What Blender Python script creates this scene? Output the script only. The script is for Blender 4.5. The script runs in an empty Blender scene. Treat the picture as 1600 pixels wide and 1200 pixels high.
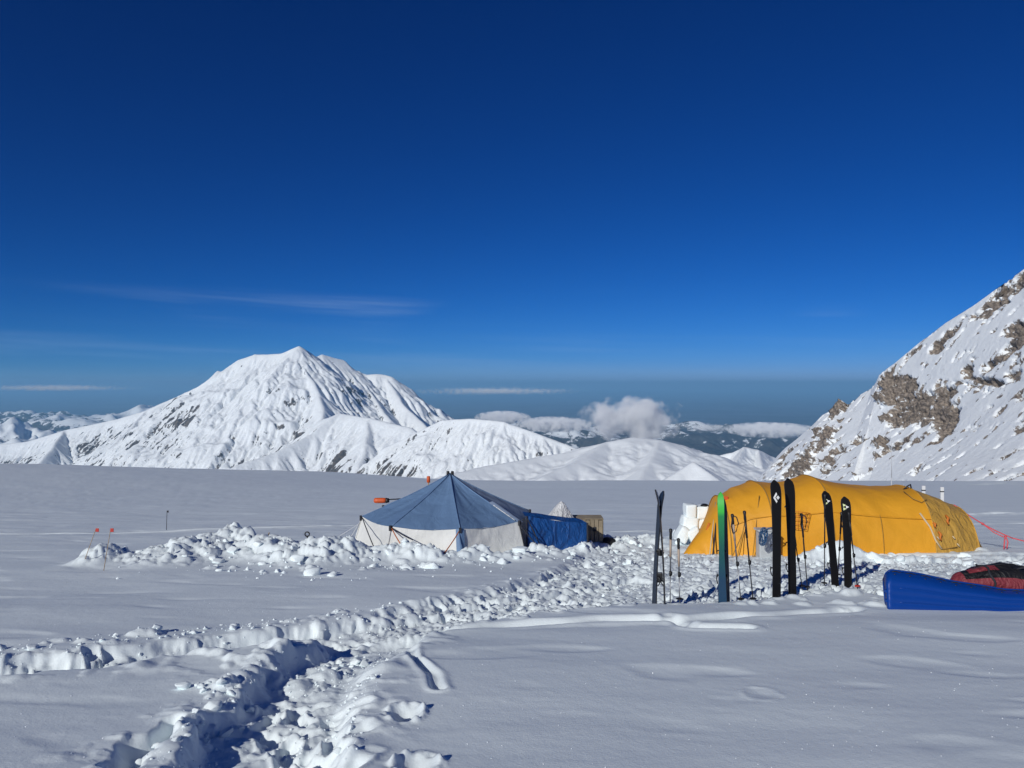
import bpy, bmesh, math, random
import numpy as np
from mathutils import Vector, Matrix, noise as mnoise

sc = bpy.context.scene
C = sc.collection
R = math.radians
random.seed(7)
rng = np.random.default_rng(7)

# ------------------------------------------------------------------ camera
H = 1.6                    # eye height above the snow
F = 1209.0                 # focal length in pixels of the 1600 px wide photograph
S = 0.12                   # the snow field falls away from the camera with this slope
cam = bpy.data.cameras.new('camera')
cam_o = bpy.data.objects.new('camera', cam); C.objects.link(cam_o)
cam.sensor_fit = 'HORIZONTAL'; cam.angle = 2 * math.atan(800 / F)
cam.clip_start = 0.05; cam.clip_end = 6e5
cam_o.location = (0, 0, H); cam_o.rotation_euler = (R(90), 0, 0)
sc.camera = cam_o

# ------------------------------------------------------------------ light
SUN_EL, SUN_AZ = 25.5, 33.0      # sun stands behind the camera, to its left
W = bpy.data.worlds.new('World'); sc.world = W; W.use_nodes = True
nt = W.node_tree; nt.nodes.clear()
def wn(t, **k):
    n = nt.nodes.new(t)
    for a, b in k.items(): setattr(n, a, b)
    return n
def wl(a, b): nt.links.new(a, b)
def wmath(op, a, b=None, c=None, clamp=False):
    n = wn('ShaderNodeMath', operation=op); n.use_clamp = clamp
    for i, v in enumerate((a, b, c)):
        if v is None: continue
        if isinstance(v, (int, float)): n.inputs[i].default_value = v
        else: wl(v, n.inputs[i])
    return n.outputs[0]
w_out = wn('ShaderNodeOutputWorld'); w_bg = wn('ShaderNodeBackground'); w_sky = wn('ShaderNodeTexSky')
w_sky.sky_type = 'NISHITA'; w_sky.sun_disc = False
w_sky.sun_elevation = R(SUN_EL); w_sky.sun_rotation = R(180 + SUN_AZ)
w_sky.altitude = 4300; w_sky.air_density = 1.0; w_sky.dust_density = 0.0; w_sky.ozone_density = 4.0
w_bg.inputs['Strength'].default_value = 0.1
# deep high-altitude blue: the same contrast curve over the whole sky
w_sep = wn('ShaderNodeSeparateColor'); wl(w_sky.outputs[0], w_sep.inputs[0])
def chan(o, p, k): return wmath('MULTIPLY', wmath('POWER', wmath('MULTIPLY', o, 0.1), p), k * 10)
w_com = wn('ShaderNodeCombineColor')
wl(chan(w_sep.outputs[0], 2.6, 0.36), w_com.inputs[0])
wl(chan(w_sep.outputs[1], 1.32, 0.345), w_com.inputs[1])
wl(chan(w_sep.outputs[2], 1.15, 0.61), w_com.inputs[2])
# thin cirrus streaks low over the horizon, all the way round
w_tc = wn('ShaderNodeTexCoord'); w_xyz = wn('ShaderNodeSeparateXYZ'); wl(w_tc.outputs['Generated'], w_xyz.inputs[0])
w_az = wmath('ARCTAN2', w_xyz.outputs[0], w_xyz.outputs[1])
w_el = wmath('ARCSINE', w_xyz.outputs[2])
def streak(sx, sz, det, off):
    c = wn('ShaderNodeCombineXYZ')
    wl(wmath('MULTIPLY', w_az, sx), c.inputs[0])
    wl(wmath('MULTIPLY', wmath('ADD', w_el, wmath('MULTIPLY', w_az, 0.035)), sz), c.inputs[1])
    c.inputs[2].default_value = off
    n = wn('ShaderNodeTexNoise'); n.inputs['Scale'].default_value = 1.0; n.inputs['Detail'].default_value = det
    n.inputs['Roughness'].default_value = 0.55
    wl(c.outputs[0], n.inputs['Vector']); return n.outputs['Fac']
def ramp(v, a, b):
    n = wn('ShaderNodeMapRange'); n.interpolation_type = 'SMOOTHSTEP'
    n.inputs['From Min'].default_value = a; n.inputs['From Max'].default_value = b
    wl(v, n.inputs['Value']); return n.outputs[0]
CI_A, CI_B = 7.7, 2.2
def band(c, w):   # smooth band of elevation
    return ramp(wmath('ABSOLUTE', wmath('SUBTRACT', w_el, c)), w, 0.0)
ci1 = wmath('MULTIPLY', wmath('MULTIPLY', ramp(streak(3.4, 80, 5, CI_A), 0.40, 0.85), ramp(streak(1.6, 8, 2, CI_B), 0.50, 0.66)), band(0.088, 0.032))
ci2 = wmath('MULTIPLY', ramp(streak(2.2, 40, 5, 5.7), 0.42, 0.72), band(0.035, 0.05))
ci = wmath('ADD', wmath('MULTIPLY', ci1, 0.60), wmath('MULTIPLY', ci2, 0.14), clamp=True)
w_mix = wn('ShaderNodeMix', data_type='RGBA'); wl(ci, w_mix.inputs['Factor'])
wl(w_com.outputs[0], w_mix.inputs[6]); w_mix.inputs[7].default_value = (3.6, 5.0, 7.0, 1)
wl(w_mix.outputs[2], w_bg.inputs['Color']); wl(w_bg.outputs[0], w_out.inputs['Surface'])

sun = bpy.data.lights.new('sun', 'SUN'); sun_o = bpy.data.objects.new('sun', sun); C.objects.link(sun_o)
sun.energy = 3.2; sun.angle = R(0.5); sun.color = (1.0, 0.985, 0.93)
_e, _a = R(SUN_EL), R(SUN_AZ)
SUN_DIR = Vector((math.sin(_a) * math.cos(_e), math.cos(_a) * math.cos(_e), -math.sin(_e)))
sun_o.rotation_euler = SUN_DIR.to_track_quat('-Z', 'Y').to_euler()
sc.view_settings.view_transform = 'Standard'; sc.view_settings.look = 'None'
sc.view_settings.exposure = 0.0; sc.view_settings.gamma = 1.0
sc.cycles.use_denoising = True
sc.cycles.max_bounces = 8; sc.cycles.volume_bounces = 6
sc.cycles.diffuse_bounces = 7

# ------------------------------------------------------------------ pixel -> place
def at(px, py, d): return Vector(((px - 800) / F * d, d, H - (py - 600) / F * d))
def gd(py): return H * F / (py - 600 - S * F)
def g2(px, py):
    d = gd(py); return ((px - 800) / F * d, d)

# ------------------------------------------------------------------ numpy noise
_perm = np.arange(256); np.random.default_rng(3).shuffle(_perm); _perm = np.concatenate([_perm, _perm, _perm])
_ga = np.linspace(0, 2 * np.pi, 16, endpoint=False); _gx, _gy = np.cos(_ga), np.sin(_ga)
def pn(x, y, seed=0):
    xi = np.floor(x).astype(np.int64); yi = np.floor(y).astype(np.int64)
    xf = x - xi; yf = y - yi
    u = xf * xf * xf * (xf * (xf * 6 - 15) + 10); v = yf * yf * yf * (yf * (yf * 6 - 15) + 10)
    def gr(ix, iy, dx, dy):
        h = _perm[(_perm[(ix + seed * 17) & 255] + iy + seed * 31) & 255] & 15
        return _gx[h] * dx + _gy[h] * dy
    a = gr(xi, yi, xf, yf); b = gr(xi + 1, yi, xf - 1, yf)
    c = gr(xi, yi + 1, xf, yf - 1); d = gr(xi + 1, yi + 1, xf - 1, yf - 1)
    return (a + u * (b - a) + v * ((c + u * (d - c)) - (a + u * (b - a)))) * 1.5
def fbm(x, y, o=4, seed=0, g=0.5):
    r = 0; a = 1.0; f = 1.0
    for k in range(o):
        r = r + a * pn(x * f + 13.7 * k, y * f - 7.3 * k, seed + k); a *= g; f *= 2.03
    return r
def ridged(x, y, o=4, seed=0, g=0.5):
    r = 0; a = 1.0; f = 1.0; w = 1.0
    for k in range(o):
        n = (1 - np.abs(pn(x * f + 5.1 * k, y * f + 9.2 * k, seed + k))) ** 2
        r = r + a * n * w; w = np.clip(n * 1.3, 0, 1); a *= g; f *= 2.05
    return r
def sstep(a, b, x):
    t = np.clip((x - a) / (b - a), 0, 1); return t * t * (3 - 2 * t)
def polydist(X, Y, pts):
    """distance, arc length and side to a polyline"""
    best = np.full(X.shape, 1e18); arc = np.zeros(X.shape); side = np.zeros(X.shape); s0 = 0.0
    for (ax, ay), (bx, by) in zip(pts[:-1], pts[1:]):
        dx, dy = bx - ax, by - ay; L2 = dx * dx + dy * dy; L = math.sqrt(L2)
        t = np.clip(((X - ax) * dx + (Y - ay) * dy) / L2, 0, 1)
        ex = X - ax - t * dx; ey = Y - ay - t * dy; d2 = ex * ex + ey * ey
        m = d2 < best
        best = np.where(m, d2, best); arc = np.where(m, s0 + t * L, arc); side = np.where(m, dx * ey - dy * ex, side)
        s0 += L
    return np.sqrt(best), arc, np.sign(side)
def inside(X, Y, pts):
    r = np.zeros(X.shape, bool); n = len(pts)
    for i in range(n):
        (ax, ay), (bx, by) = pts[i], pts[(i + 1) % n]
        if ay == by: continue
        r ^= ((ay > Y) != (by > Y)) & (X < (bx - ax) * (Y - ay) / (by - ay) + ax)
    return r

# ------------------------------------------------------------------ materials
def new_mat(name):
    m = bpy.data.materials.new(name); m.use_nodes = True
    return m, m.node_tree.nodes, m.node_tree.links, m.node_tree.nodes['Principled BSDF']
def simple(name, col, rough=0.5, bump=None, metal=0.0, spec=0.5, var=0.0, vscale=8.0):
    m, n, l, p = new_mat(name)
    p.inputs['Base Color'].default_value = (*col, 1); p.inputs['Roughness'].default_value = rough
    p.inputs['Metallic'].default_value = metal; p.inputs['Specular IOR Level'].default_value = spec
    tc = n.new('ShaderNodeTexCoord')
    if var:
        t = n.new('ShaderNodeTexNoise'); t.inputs['Scale'].default_value = vscale; t.inputs['Detail'].default_value = 6
        l.new(tc.outputs['Object'], t.inputs['Vector'])
        r = n.new('ShaderNodeMapRange'); r.inputs['From Min'].default_value = 0.3; r.inputs['From Max'].default_value = 0.7
        r.inputs['To Min'].default_value = 1 - var; r.inputs['To Max'].default_value = 1 + var
        l.new(t.outputs['Fac'], r.inputs['Value'])
        mx = n.new('ShaderNodeMix'); mx.data_type = 'RGBA'; mx.blend_type = 'MULTIPLY'; mx.inputs['Factor'].default_value = 1
        mx.inputs[6].default_value = (*col, 1); l.new(r.outputs[0], mx.inputs[7]); l.new(mx.outputs[2], p.inputs['Base Color'])
    if bump:
        sc_, st = bump
        t = n.new('ShaderNodeTexNoise'); t.inputs['Scale'].default_value = sc_; t.inputs['Detail'].default_value = 5
        l.new(tc.outputs['Object'], t.inputs['Vector'])
        b = n.new('ShaderNodeBump'); b.inputs['Strength'].default_value = st; b.inputs['Distance'].default_value = 0.02
        l.new(t.outputs['Fac'], b.inputs['Height']); l.new(b.outputs[0], p.inputs['Normal'])
    return m
def fabric(name, col, rough=0.55, trans=0.0, weave=0.25, wr=2.2, wrs=0.35):
    m, n, l, p = new_mat(name)
    tc = n.new('ShaderNodeTexCoord')
    t = n.new('ShaderNodeTexNoise'); t.inputs['Scale'].default_value = 1.7; t.inputs['Detail'].default_value = 7
    l.new(tc.outputs['Object'], t.inputs['Vector'])
    r = n.new('ShaderNodeMapRange'); r.inputs['From Min'].default_value = 0.25; r.inputs['From Max'].default_value = 0.75
    r.inputs['To Min'].default_value = 0.90; r.inputs['To Max'].default_value = 1.08
    l.new(t.outputs['Fac'], r.inputs['Value'])
    mx = n.new('ShaderNodeMix'); mx.data_type = 'RGBA'; mx.blend_type = 'MULTIPLY'; mx.inputs['Factor'].default_value = 1
    mx.inputs[6].default_value = (*col, 1); l.new(r.outputs[0], mx.inputs[7]); l.new(mx.outputs[2], p.inputs['Base Color'])
    p.inputs['Roughness'].default_value = rough; p.inputs['Specular IOR Level'].default_value = 0.35
    # creases: stretched noise
    mp = n.new('ShaderNodeMapping'); mp.inputs['Scale'].default_value = (wr, wr, wr * 0.6); mp.inputs['Rotation'].default_value = (0.3, 0.5, 0.6)
    l.new(tc.outputs['Object'], mp.inputs['Vector'])
    t2 = n.new('ShaderNodeTexNoise'); t2.inputs['Scale'].default_value = 1; t2.inputs['Detail'].default_value = 4; t2.inputs['Distortion'].default_value = 1.6
    l.new(mp.outputs[0], t2.inputs['Vector'])
    b = n.new('ShaderNodeBump'); b.inputs['Strength'].default_value = wrs; b.inputs['Distance'].default_value = 0.12
    l.new(t2.outputs['Fac'], b.inputs['Height'])
    t3 = n.new('ShaderNodeTexNoise'); t3.inputs['Scale'].default_value = 60; t3.inputs['Detail'].default_value = 2
    l.new(tc.outputs['Object'], t3.inputs['Vector'])
    b2 = n.new('ShaderNodeBump'); b2.inputs['Strength'].default_value = weave; b2.inputs['Distance'].default_value = 0.004
    l.new(t3.outputs['Fac'], b2.inputs['Height']); l.new(b.outputs[0], b2.inputs['Normal']); l.new(b2.outputs[0], p.inputs['Normal'])
    if trans:
        out = n['Material Output']; tr = n.new('ShaderNodeBsdfTranslucent'); mxs = n.new('ShaderNodeMixShader')
        l.new(mx.outputs[2], tr.inputs['Color']); mxs.inputs[0].default_value = trans
        l.new(p.outputs[0], mxs.inputs[1]); l.new(tr.outputs[0], mxs.inputs[2]); l.new(mxs.outputs[0], out.inputs['Surface'])
    return m
def snow_mat(name, fine=1.0):
    m, n, l, p = new_mat(name)
    p.inputs['Roughness'].default_value = 0.62; p.inputs['Specular IOR Level'].default_value = 0.25
    tc = n.new('ShaderNodeTexCoord')
    t = n.new('ShaderNodeTexNoise'); t.inputs['Scale'].default_value = 0.7; t.inputs['Detail'].default_value = 8
    l.new(tc.outputs['Object'], t.inputs['Vector'])
    cr = n.new('ShaderNodeValToRGB'); cr.color_ramp.elements[0].position = 0.3; cr.color_ramp.elements[1].position = 0.7
    cr.color_ramp.elements[0].color = (0.80, 0.872, 0.89, 1); cr.color_ramp.elements[1].color = (0.84, 0.908, 0.922, 1)
    l.new(t.outputs['Fac'], cr.inputs[0]); l.new(cr.outputs[0], p.inputs['Base Color'])
    prev = None
    for s_, st, di in ((9, 0.22, 0.02), (55, 0.35, 0.006), (260, 0.5, 0.002)):
        tt = n.new('ShaderNodeTexNoise'); tt.inputs['Scale'].default_value = s_; tt.inputs['Detail'].default_value = 3
        l.new(tc.outputs['Object'], tt.inputs['Vector'])
        b = n.new('ShaderNodeBump'); b.inputs['Strength'].default_value = st * fine; b.inputs['Distance'].default_value = di
        l.new(tt.outputs['Fac'], b.inputs['Height'])
        if prev: l.new(prev.outputs[0], b.inputs['Normal'])
        prev = b
    l.new(prev.outputs[0], p.inputs['Normal'])
    return m
def alpine_mat(name, snow=(0.89, 0.92, 0.93), rock=(0.06, 0.06, 0.065), rock2=(0.17, 0.145, 0.125), nscale=0.004, bump=70.0, bstr=0.6):
    """snow with bare rock where the 'rock' attribute says the rock breaks through"""
    m, n, l, p = new_mat(name)
    p.inputs['Roughness'].default_value = 0.7; p.inputs['Specular IOR Level'].default_value = 0.2
    at_ = n.new('ShaderNodeAttribute'); at_.attribute_name = 'rock'
    tc = n.new('ShaderNodeTexCoord')
    t = n.new('ShaderNodeTexNoise'); t.inputs['Scale'].default_value = nscale; t.inputs['Detail'].default_value = 10; t.inputs['Roughness'].default_value = 0.7
    l.new(tc.outputs['Object'], t.inputs['Vector'])
    ad = n.new('ShaderNodeMath'); ad.operation = 'MULTIPLY_ADD'; ad.inputs[1].default_value = 2.2
    l.new(t.outputs['Fac'], ad.inputs[0]); l.new(at_.outputs['Fac'], ad.inputs[2])
    mr = n.new('ShaderNodeMapRange'); mr.inputs['From Min'].default_value = 1.56; mr.inputs['From Max'].default_value = 1.66
    l.new(ad.outputs[0], mr.inputs['Value'])
    t2 = n.new('ShaderNodeTexNoise'); t2.inputs['Scale'].default_value = nscale * 3.3; t2.inputs['Detail'].default_value = 8
    l.new(tc.outputs['Object'], t2.inputs['Vector'])
    cr = n.new('ShaderNodeValToRGB'); cr.color_ramp.elements[0].position = 0.38; cr.color_ramp.elements[1].position = 0.65
    cr.color_ramp.elements[0].color = (*rock, 1); cr.color_ramp.elements[1].color = (*rock2, 1)
    l.new(t2.outputs['Fac'], cr.inputs[0])
    mx = n.new('ShaderNodeMix'); mx.data_type = 'RGBA'; mx.inputs[6].default_value = (*snow, 1)
    l.new(mr.outputs[0], mx.inputs['Factor']); l.new(cr.outputs[0], mx.inputs[7]); l.new(mx.outputs[2], p.inputs['Base Color'])
    b = n.new('ShaderNodeBump'); b.inputs['Strength'].default_value = bstr; b.inputs['Distance'].default_value = bump
    l.new(t.outputs['Fac'], b.inputs['Height']); l.new(b.outputs[0], p.inputs['Normal'])
    return m

M = {}
M['snow'] = snow_mat('snow'); M['chunk'] = snow_mat('snow_chunk', 0.7)
M['alpine'] = alpine_mat('glaciated_mountain')
M['alpine_soft'] = alpine_mat('smooth_snow_hill', bump=30.0, bstr=0.35)
M['crag'] = alpine_mat('granite_and_snow', rock=(0.135, 0.113, 0.096), rock2=(0.35, 0.29, 0.235), nscale=0.055, bump=4.0, bstr=0.8)
M['far'] = alpine_mat('far_range', rock=(0.05, 0.055, 0.06), rock2=(0.09, 0.09, 0.09), nscale=0.0012, bump=120.0, bstr=0.5)
M['low'] = simple('lowland', (0.10, 0.14, 0.19), 0.9, var=0.3, vscale=0.00012)
M['roof'] = fabric('faded_blue_canvas', (0.13, 0.22, 0.37), trans=0.05, wrs=0.28)
M['roof_grey'] = fabric('grey_blue_canvas', (0.17, 0.22, 0.32), trans=0.05)
M['wall'] = fabric('off_white_canvas', (0.76, 0.76, 0.73), trans=0.08, wr=3.0, wrs=0.2)
M['royal'] = fabric('royal_blue_nylon', (0.008, 0.075, 0.27), wr=5, wrs=0.7)
M['yellow'] = fabric('yellow_nylon', (0.82, 0.385, 0.026), trans=0.14, wrs=0.18)
M['khaki'] = fabric('khaki_yellow_nylon', (0.62, 0.36, 0.07), trans=0.12, wr=4, wrs=0.6)
M['seam'] = simple('dark_yellow_webbing', (0.34, 0.19, 0.04), 0.8)
M['tape'] = simple('pale_webbing', (0.60, 0.48, 0.30), 0.8)
M['black'] = simple('black_plastic', (0.012, 0.012, 0.013), 0.45)
M['black_base'] = simple('black_ski_base', (0.006, 0.006, 0.007), 0.5, spec=0.25)
M['dark'] = simple('dark_webbing', (0.02, 0.022, 0.03), 0.8)
M['navy_top'] = simple('slate_blue_ski', (0.014, 0.024, 0.045), 0.35)
M['steel'] = simple('steel', (0.35, 0.36, 0.38), 0.35, metal=1.0)
M['alu'] = simple('grey_aluminium', (0.30, 0.31, 0.33), 0.4, metal=0.8)
M['white'] = simple('white_print', (0.8, 0.8, 0.78), 0.6)
M['lime'] = simple('pale_lime_print', (0.72, 0.80, 0.42), 0.6)
M['red'] = simple('red_plastic', (0.45, 0.03, 0.02), 0.5)
M['orange'] = simple('orange_plastic', (0.62, 0.10, 0.02), 0.5)
M['orange_cord'] = simple('orange_cord', (0.55, 0.14, 0.03), 0.8)
M['pink_cord'] = simple('pink_cord', (0.65, 0.10, 0.12), 0.8)
M['pale_cord'] = simple('pale_cord', (0.55, 0.56, 0.58), 0.8)
M['blue_cord'] = simple('blue_cord', (0.03, 0.09, 0.20), 0.8)
M['cork'] = simple('cork_grip', (0.42, 0.33, 0.26), 0.8)
M['bamboo'] = simple('bamboo', (0.36, 0.25, 0.14), 0.7, var=0.2, vscale=20)
M['tarp'] = fabric('white_plastic_tarp', (0.74, 0.75, 0.76), rough=0.4, wr=9, wrs=0.9)
M['crate'] = simple('tan_crate_board', (0.27, 0.22, 0.15), 0.8, bump=(30, 0.4), var=0.25, vscale=6)
M['sled'] = simple('blue_polyethylene', (0.002, 0.045, 0.26), 0.45, bump=(9, 0.3), spec=0.35)
M['bagblack'] = fabric('black_duffel', (0.012, 0.012, 0.014), wr=8, wrs=0.6)
M['bagred'] = fabric('faded_red_duffel', (0.22, 0.035, 0.045), wr=8, wrs=0.6)
M['cream'] = simple('cream_foam', (0.62, 0.55, 0.38), 0.8)
M['grey_tub'] = simple('grey_plastic_tub', (0.48, 0.50, 0.51), 0.5, var=0.08)
M['net'] = simple('orange_netting', (0.60, 0.17, 0.02), 0.7)

M['crystal'] = simple('glint_crystal', (0.9, 0.93, 0.95), 0.25, spec=0.9)  # near-white flakes that stand in for sparkle on the snow
# ski with a green to blue top sheet
def gradient_ski():
    m, n, l, p = new_mat('green_to_blue_ski')
    tc = n.new('ShaderNodeTexCoord'); sp = n.new('ShaderNodeSeparateXYZ'); l.new(tc.outputs['Object'], sp.inputs[0])
    mr = n.new('ShaderNodeMapRange'); mr.inputs['From Min'].default_value = 0.1; mr.inputs['From Max'].default_value = 1.65
    l.new(sp.outputs[2], mr.inputs['Value'])
    cr = n.new('ShaderNodeValToRGB'); e = cr.color_ramp.elements
    e[0].position = 0.12; e[0].color = (0.008, 0.045, 0.10, 1); e[1].position = 1.0; e[1].color = (0.03, 0.38, 0.03, 1)
    a = e.new(0.40); a.color = (0.006, 0.09, 0.075, 1); b = e.new(0.66); b.color = (0.010, 0.22, 0.06, 1); c = e.new(0.70); c.color = (0.04, 0.46, 0.05, 1)
    l.new(mr.outputs[0], cr.inputs[0]); l.new(cr.outputs[0], p.inputs['Base Color']); p.inputs['Roughness'].default_value = 0.35
    return m
M['green_ski'] = gradient_ski()

# ------------------------------------------------------------------ mesh helpers
def mesh_obj(name, verts, faces, mat=None, parent=None, smooth=False, loc=None):
    me = bpy.data.meshes.new(name); me.from_pydata([tuple(v) for v in verts], [], faces)
    bm = bmesh.new(); bm.from_mesh(me); bmesh.ops.recalc_face_normals(bm, faces=bm.faces); bm.to_mesh(me); bm.free()
    if smooth: me.polygons.foreach_set('use_smooth', [True] * len(me.polygons))
    o = bpy.data.objects.new(name, me); C.objects.link(o)
    if mat: me.materials.append(M[mat])
    if parent: o.parent = parent
    if loc is not None: o.location = loc
    return o
def grid_obj(name, X, Y, Z, mat, wrap=False, rock=None, cap=False):
    nr, ncl = X.shape
    me = bpy.data.meshes.new(name)
    co = np.stack([X, Y, Z], -1).reshape(-1, 3).astype(np.float32)
    idx = np.arange(nr * ncl).reshape(nr, ncl)
    if wrap: idx = np.concatenate([idx, idx[:, :1]], 1)
    f = np.stack([idx[:-1, :-1], idx[:-1, 1:], idx[1:, 1:], idx[1:, :-1]], -1).reshape(-1, 4)
    nf = len(f)
    me.vertices.add(len(co)); me.vertices.foreach_set('co', co.ravel())
    me.loops.add(nf * 4); me.loops.foreach_set('vertex_index', f.ravel().astype(np.int32))
    me.polygons.add(nf); me.polygons.foreach_set('loop_start', np.arange(0, nf * 4, 4, dtype=np.int32))
    me.polygons.foreach_set('use_smooth', np.ones(nf, bool))
    me.update(calc_edges=True); me.validate()
    if rock is not None:
        a = me.attributes.new('rock', 'FLOAT', 'POINT'); a.data.foreach_set('value', rock.ravel().astype(np.float32))
    me.materials.append(M[mat]); o = bpy.data.objects.new(name, me); C.objects.link(o); return o
def thing(name, label, cat, loc=(0, 0, 0), group=None):
    o = bpy.data.objects.new(name, None); C.objects.link(o); o.location = loc; o.empty_display_size = 0.1
    return tag(o, label, cat, group)
def tag(o, label, cat, group=None):
    o['label'] = label; o['category'] = cat
    if group: o['group'] = group
    return o
def structure(o): o['kind'] = 'structure'; return o
def tube_geo(pts, rad, n=7, closed=False):
    pts = [Vector(p) for p in pts]; k = len(pts)
    if not isinstance(rad, (list, tuple)): rad = [rad] * k
    V, Fc = [], []; up = Vector((0.31, 0.17, 0.93)).normalized()
    for i, p in enumerate(pts):
        t = (pts[min(i + 1, k - 1)] - pts[max(i - 1, 0)])
        t = t.normalized() if t.length > 1e-9 else Vector((0, 0, 1))
        a = t.cross(up)
        if a.length < 1e-3: a = t.cross(Vector((1, 0, 0)))
        a.normalize(); b = t.cross(a)
        for j in range(n):
            th = 2 * math.pi * j / n; V.append(p + (a * math.cos(th) + b * math.sin(th)) * rad[i])
    for i in range(k - 1):
        for j in range(n):
            q = (j + 1) % n; Fc.append((i * n + j, i * n + q, (i + 1) * n + q, (i + 1) * n + j))
    Fc.append(tuple(range(n))[::-1]); Fc.append(tuple((k - 1) * n + j for j in range(n)))
    return V, Fc
def tube(name, pts, rad, mat, parent=None, n=7):
    V, Fc = tube_geo(pts, rad, n); return mesh_obj(name, V, Fc, mat, parent, True)
def box_geo(c, s, bev=0.0):
    bm = bmesh.new(); bmesh.ops.create_cube(bm, size=1)
    for v in bm.verts: v.co = Vector((v.co.x * s[0], v.co.y * s[1], v.co.z * s[2]))
    if bev: bmesh.ops.bevel(bm, geom=list(bm.edges), offset=bev, segments=2, affect='EDGES', profile=0.6)
    V = [v.co + Vector(c) for v in bm.verts]; bm.verts.index_update()
    Fc = [tuple(v.index for v in f.verts) for f in bm.faces]; bm.free(); return V, Fc
def box(name, c, s, mat, parent=None, bev=0.0, rot=None):
    V, Fc = box_geo((0, 0, 0), s, bev)
    if rot is not None:
        mt = Matrix.Rotation(rot[2], 3, 'Z') @ Matrix.Rotation(rot[1], 3, 'Y') @ Matrix.Rotation(rot[0], 3, 'X'); V = [mt @ v for v in V]
    return mesh_obj(name, [v + Vector(c) for v in V], Fc, mat, parent)
def patch(name, fn, nu, nv, mat, parent=None, thick=0.0):
    V = [fn(i / nu, j / nv) for j in range(nv + 1) for i in range(nu + 1)]; w = nu + 1
    Fc = [(j * w + i, j * w + i + 1, (j + 1) * w + i + 1, (j + 1) * w + i) for j in range(nv) for i in range(nu)]
    o = mesh_obj(name, V, Fc, mat, parent, True)
    if thick:
        md = o.modifiers.new('thickness', 'SOLIDIFY'); md.thickness = thick; md.offset = 0
    return o
def sag(a, b, drop, n=10):
    a, b = Vector(a), Vector(b); return [a.lerp(b, i / n) - Vector((0, 0, drop * 4 * (i / n) * (1 - i / n))) for i in range(n + 1)]
# ------------------------------------------------------------------ snow field
def g2f(px, py, dep):            # the same for a floor lying deeper than the snow field
    d = (H + dep) * F / (py - 600 - S * F); return ((px - 800) / F * d, d)
def P(*pp): return [g2(x, y) for x, y in pp]
az_in = np.radians(np.linspace(-41, 41, 860)); az_out = np.radians(np.linspace(41, 319, 46)[1:-1])
AZ = np.concatenate([az_in, az_out])
RR = np.concatenate([np.linspace(0.05, 3.3, 16)[:-1], np.geomspace(3.3, 46, 760)[:-1], np.geomspace(46, 340, 90)[:-1], np.geomspace(340, 1500, 26)])
A_, R_ = np.meshgrid(AZ, RR)
GX = np.sin(A_) * R_; GY = np.cos(A_) * R_

def blocks(x, y, cell, seed):
    """broken blocks: each cell a tilted facet of its own height, creased along its borders"""
    gx, gy = x / cell, y / cell; ix, iy = np.floor(gx).astype(np.int64), np.floor(gy).astype(np.int64)
    f1 = np.full(x.shape, 9.0); f2 = np.full(x.shape, 9.0); val = np.zeros(x.shape)
    for ox in (-1, 0, 1):
        for oy in (-1, 0, 1):
            cx, cy = ix + ox, iy + oy
            k = _perm[(_perm[(cx + seed * 37) & 255] + cy + seed * 11) & 255]; k2 = _perm[k + 57]; k3 = _perm[k2 + 91]; k4 = _perm[k3 + 13]; k5 = _perm[k4 + 29]
            dx = gx - (cx + k / 255.0); dy = gy - (cy + k2 / 255.0); d = np.sqrt(dx * dx + dy * dy)
            v = k3 / 255.0 + (k4 / 255.0 - .5) * 0.9 * dx + (k5 / 255.0 - .5) * 0.9 * dy
            m = d < f1; f2 = np.where(m, f1, np.minimum(f2, d)); val = np.where(m, v, val); f1 = np.where(m, d, f1)
    e = sstep(0.0, 0.42, f2 - f1)
    return val * e + 0.25 * np.sqrt(e)
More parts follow.
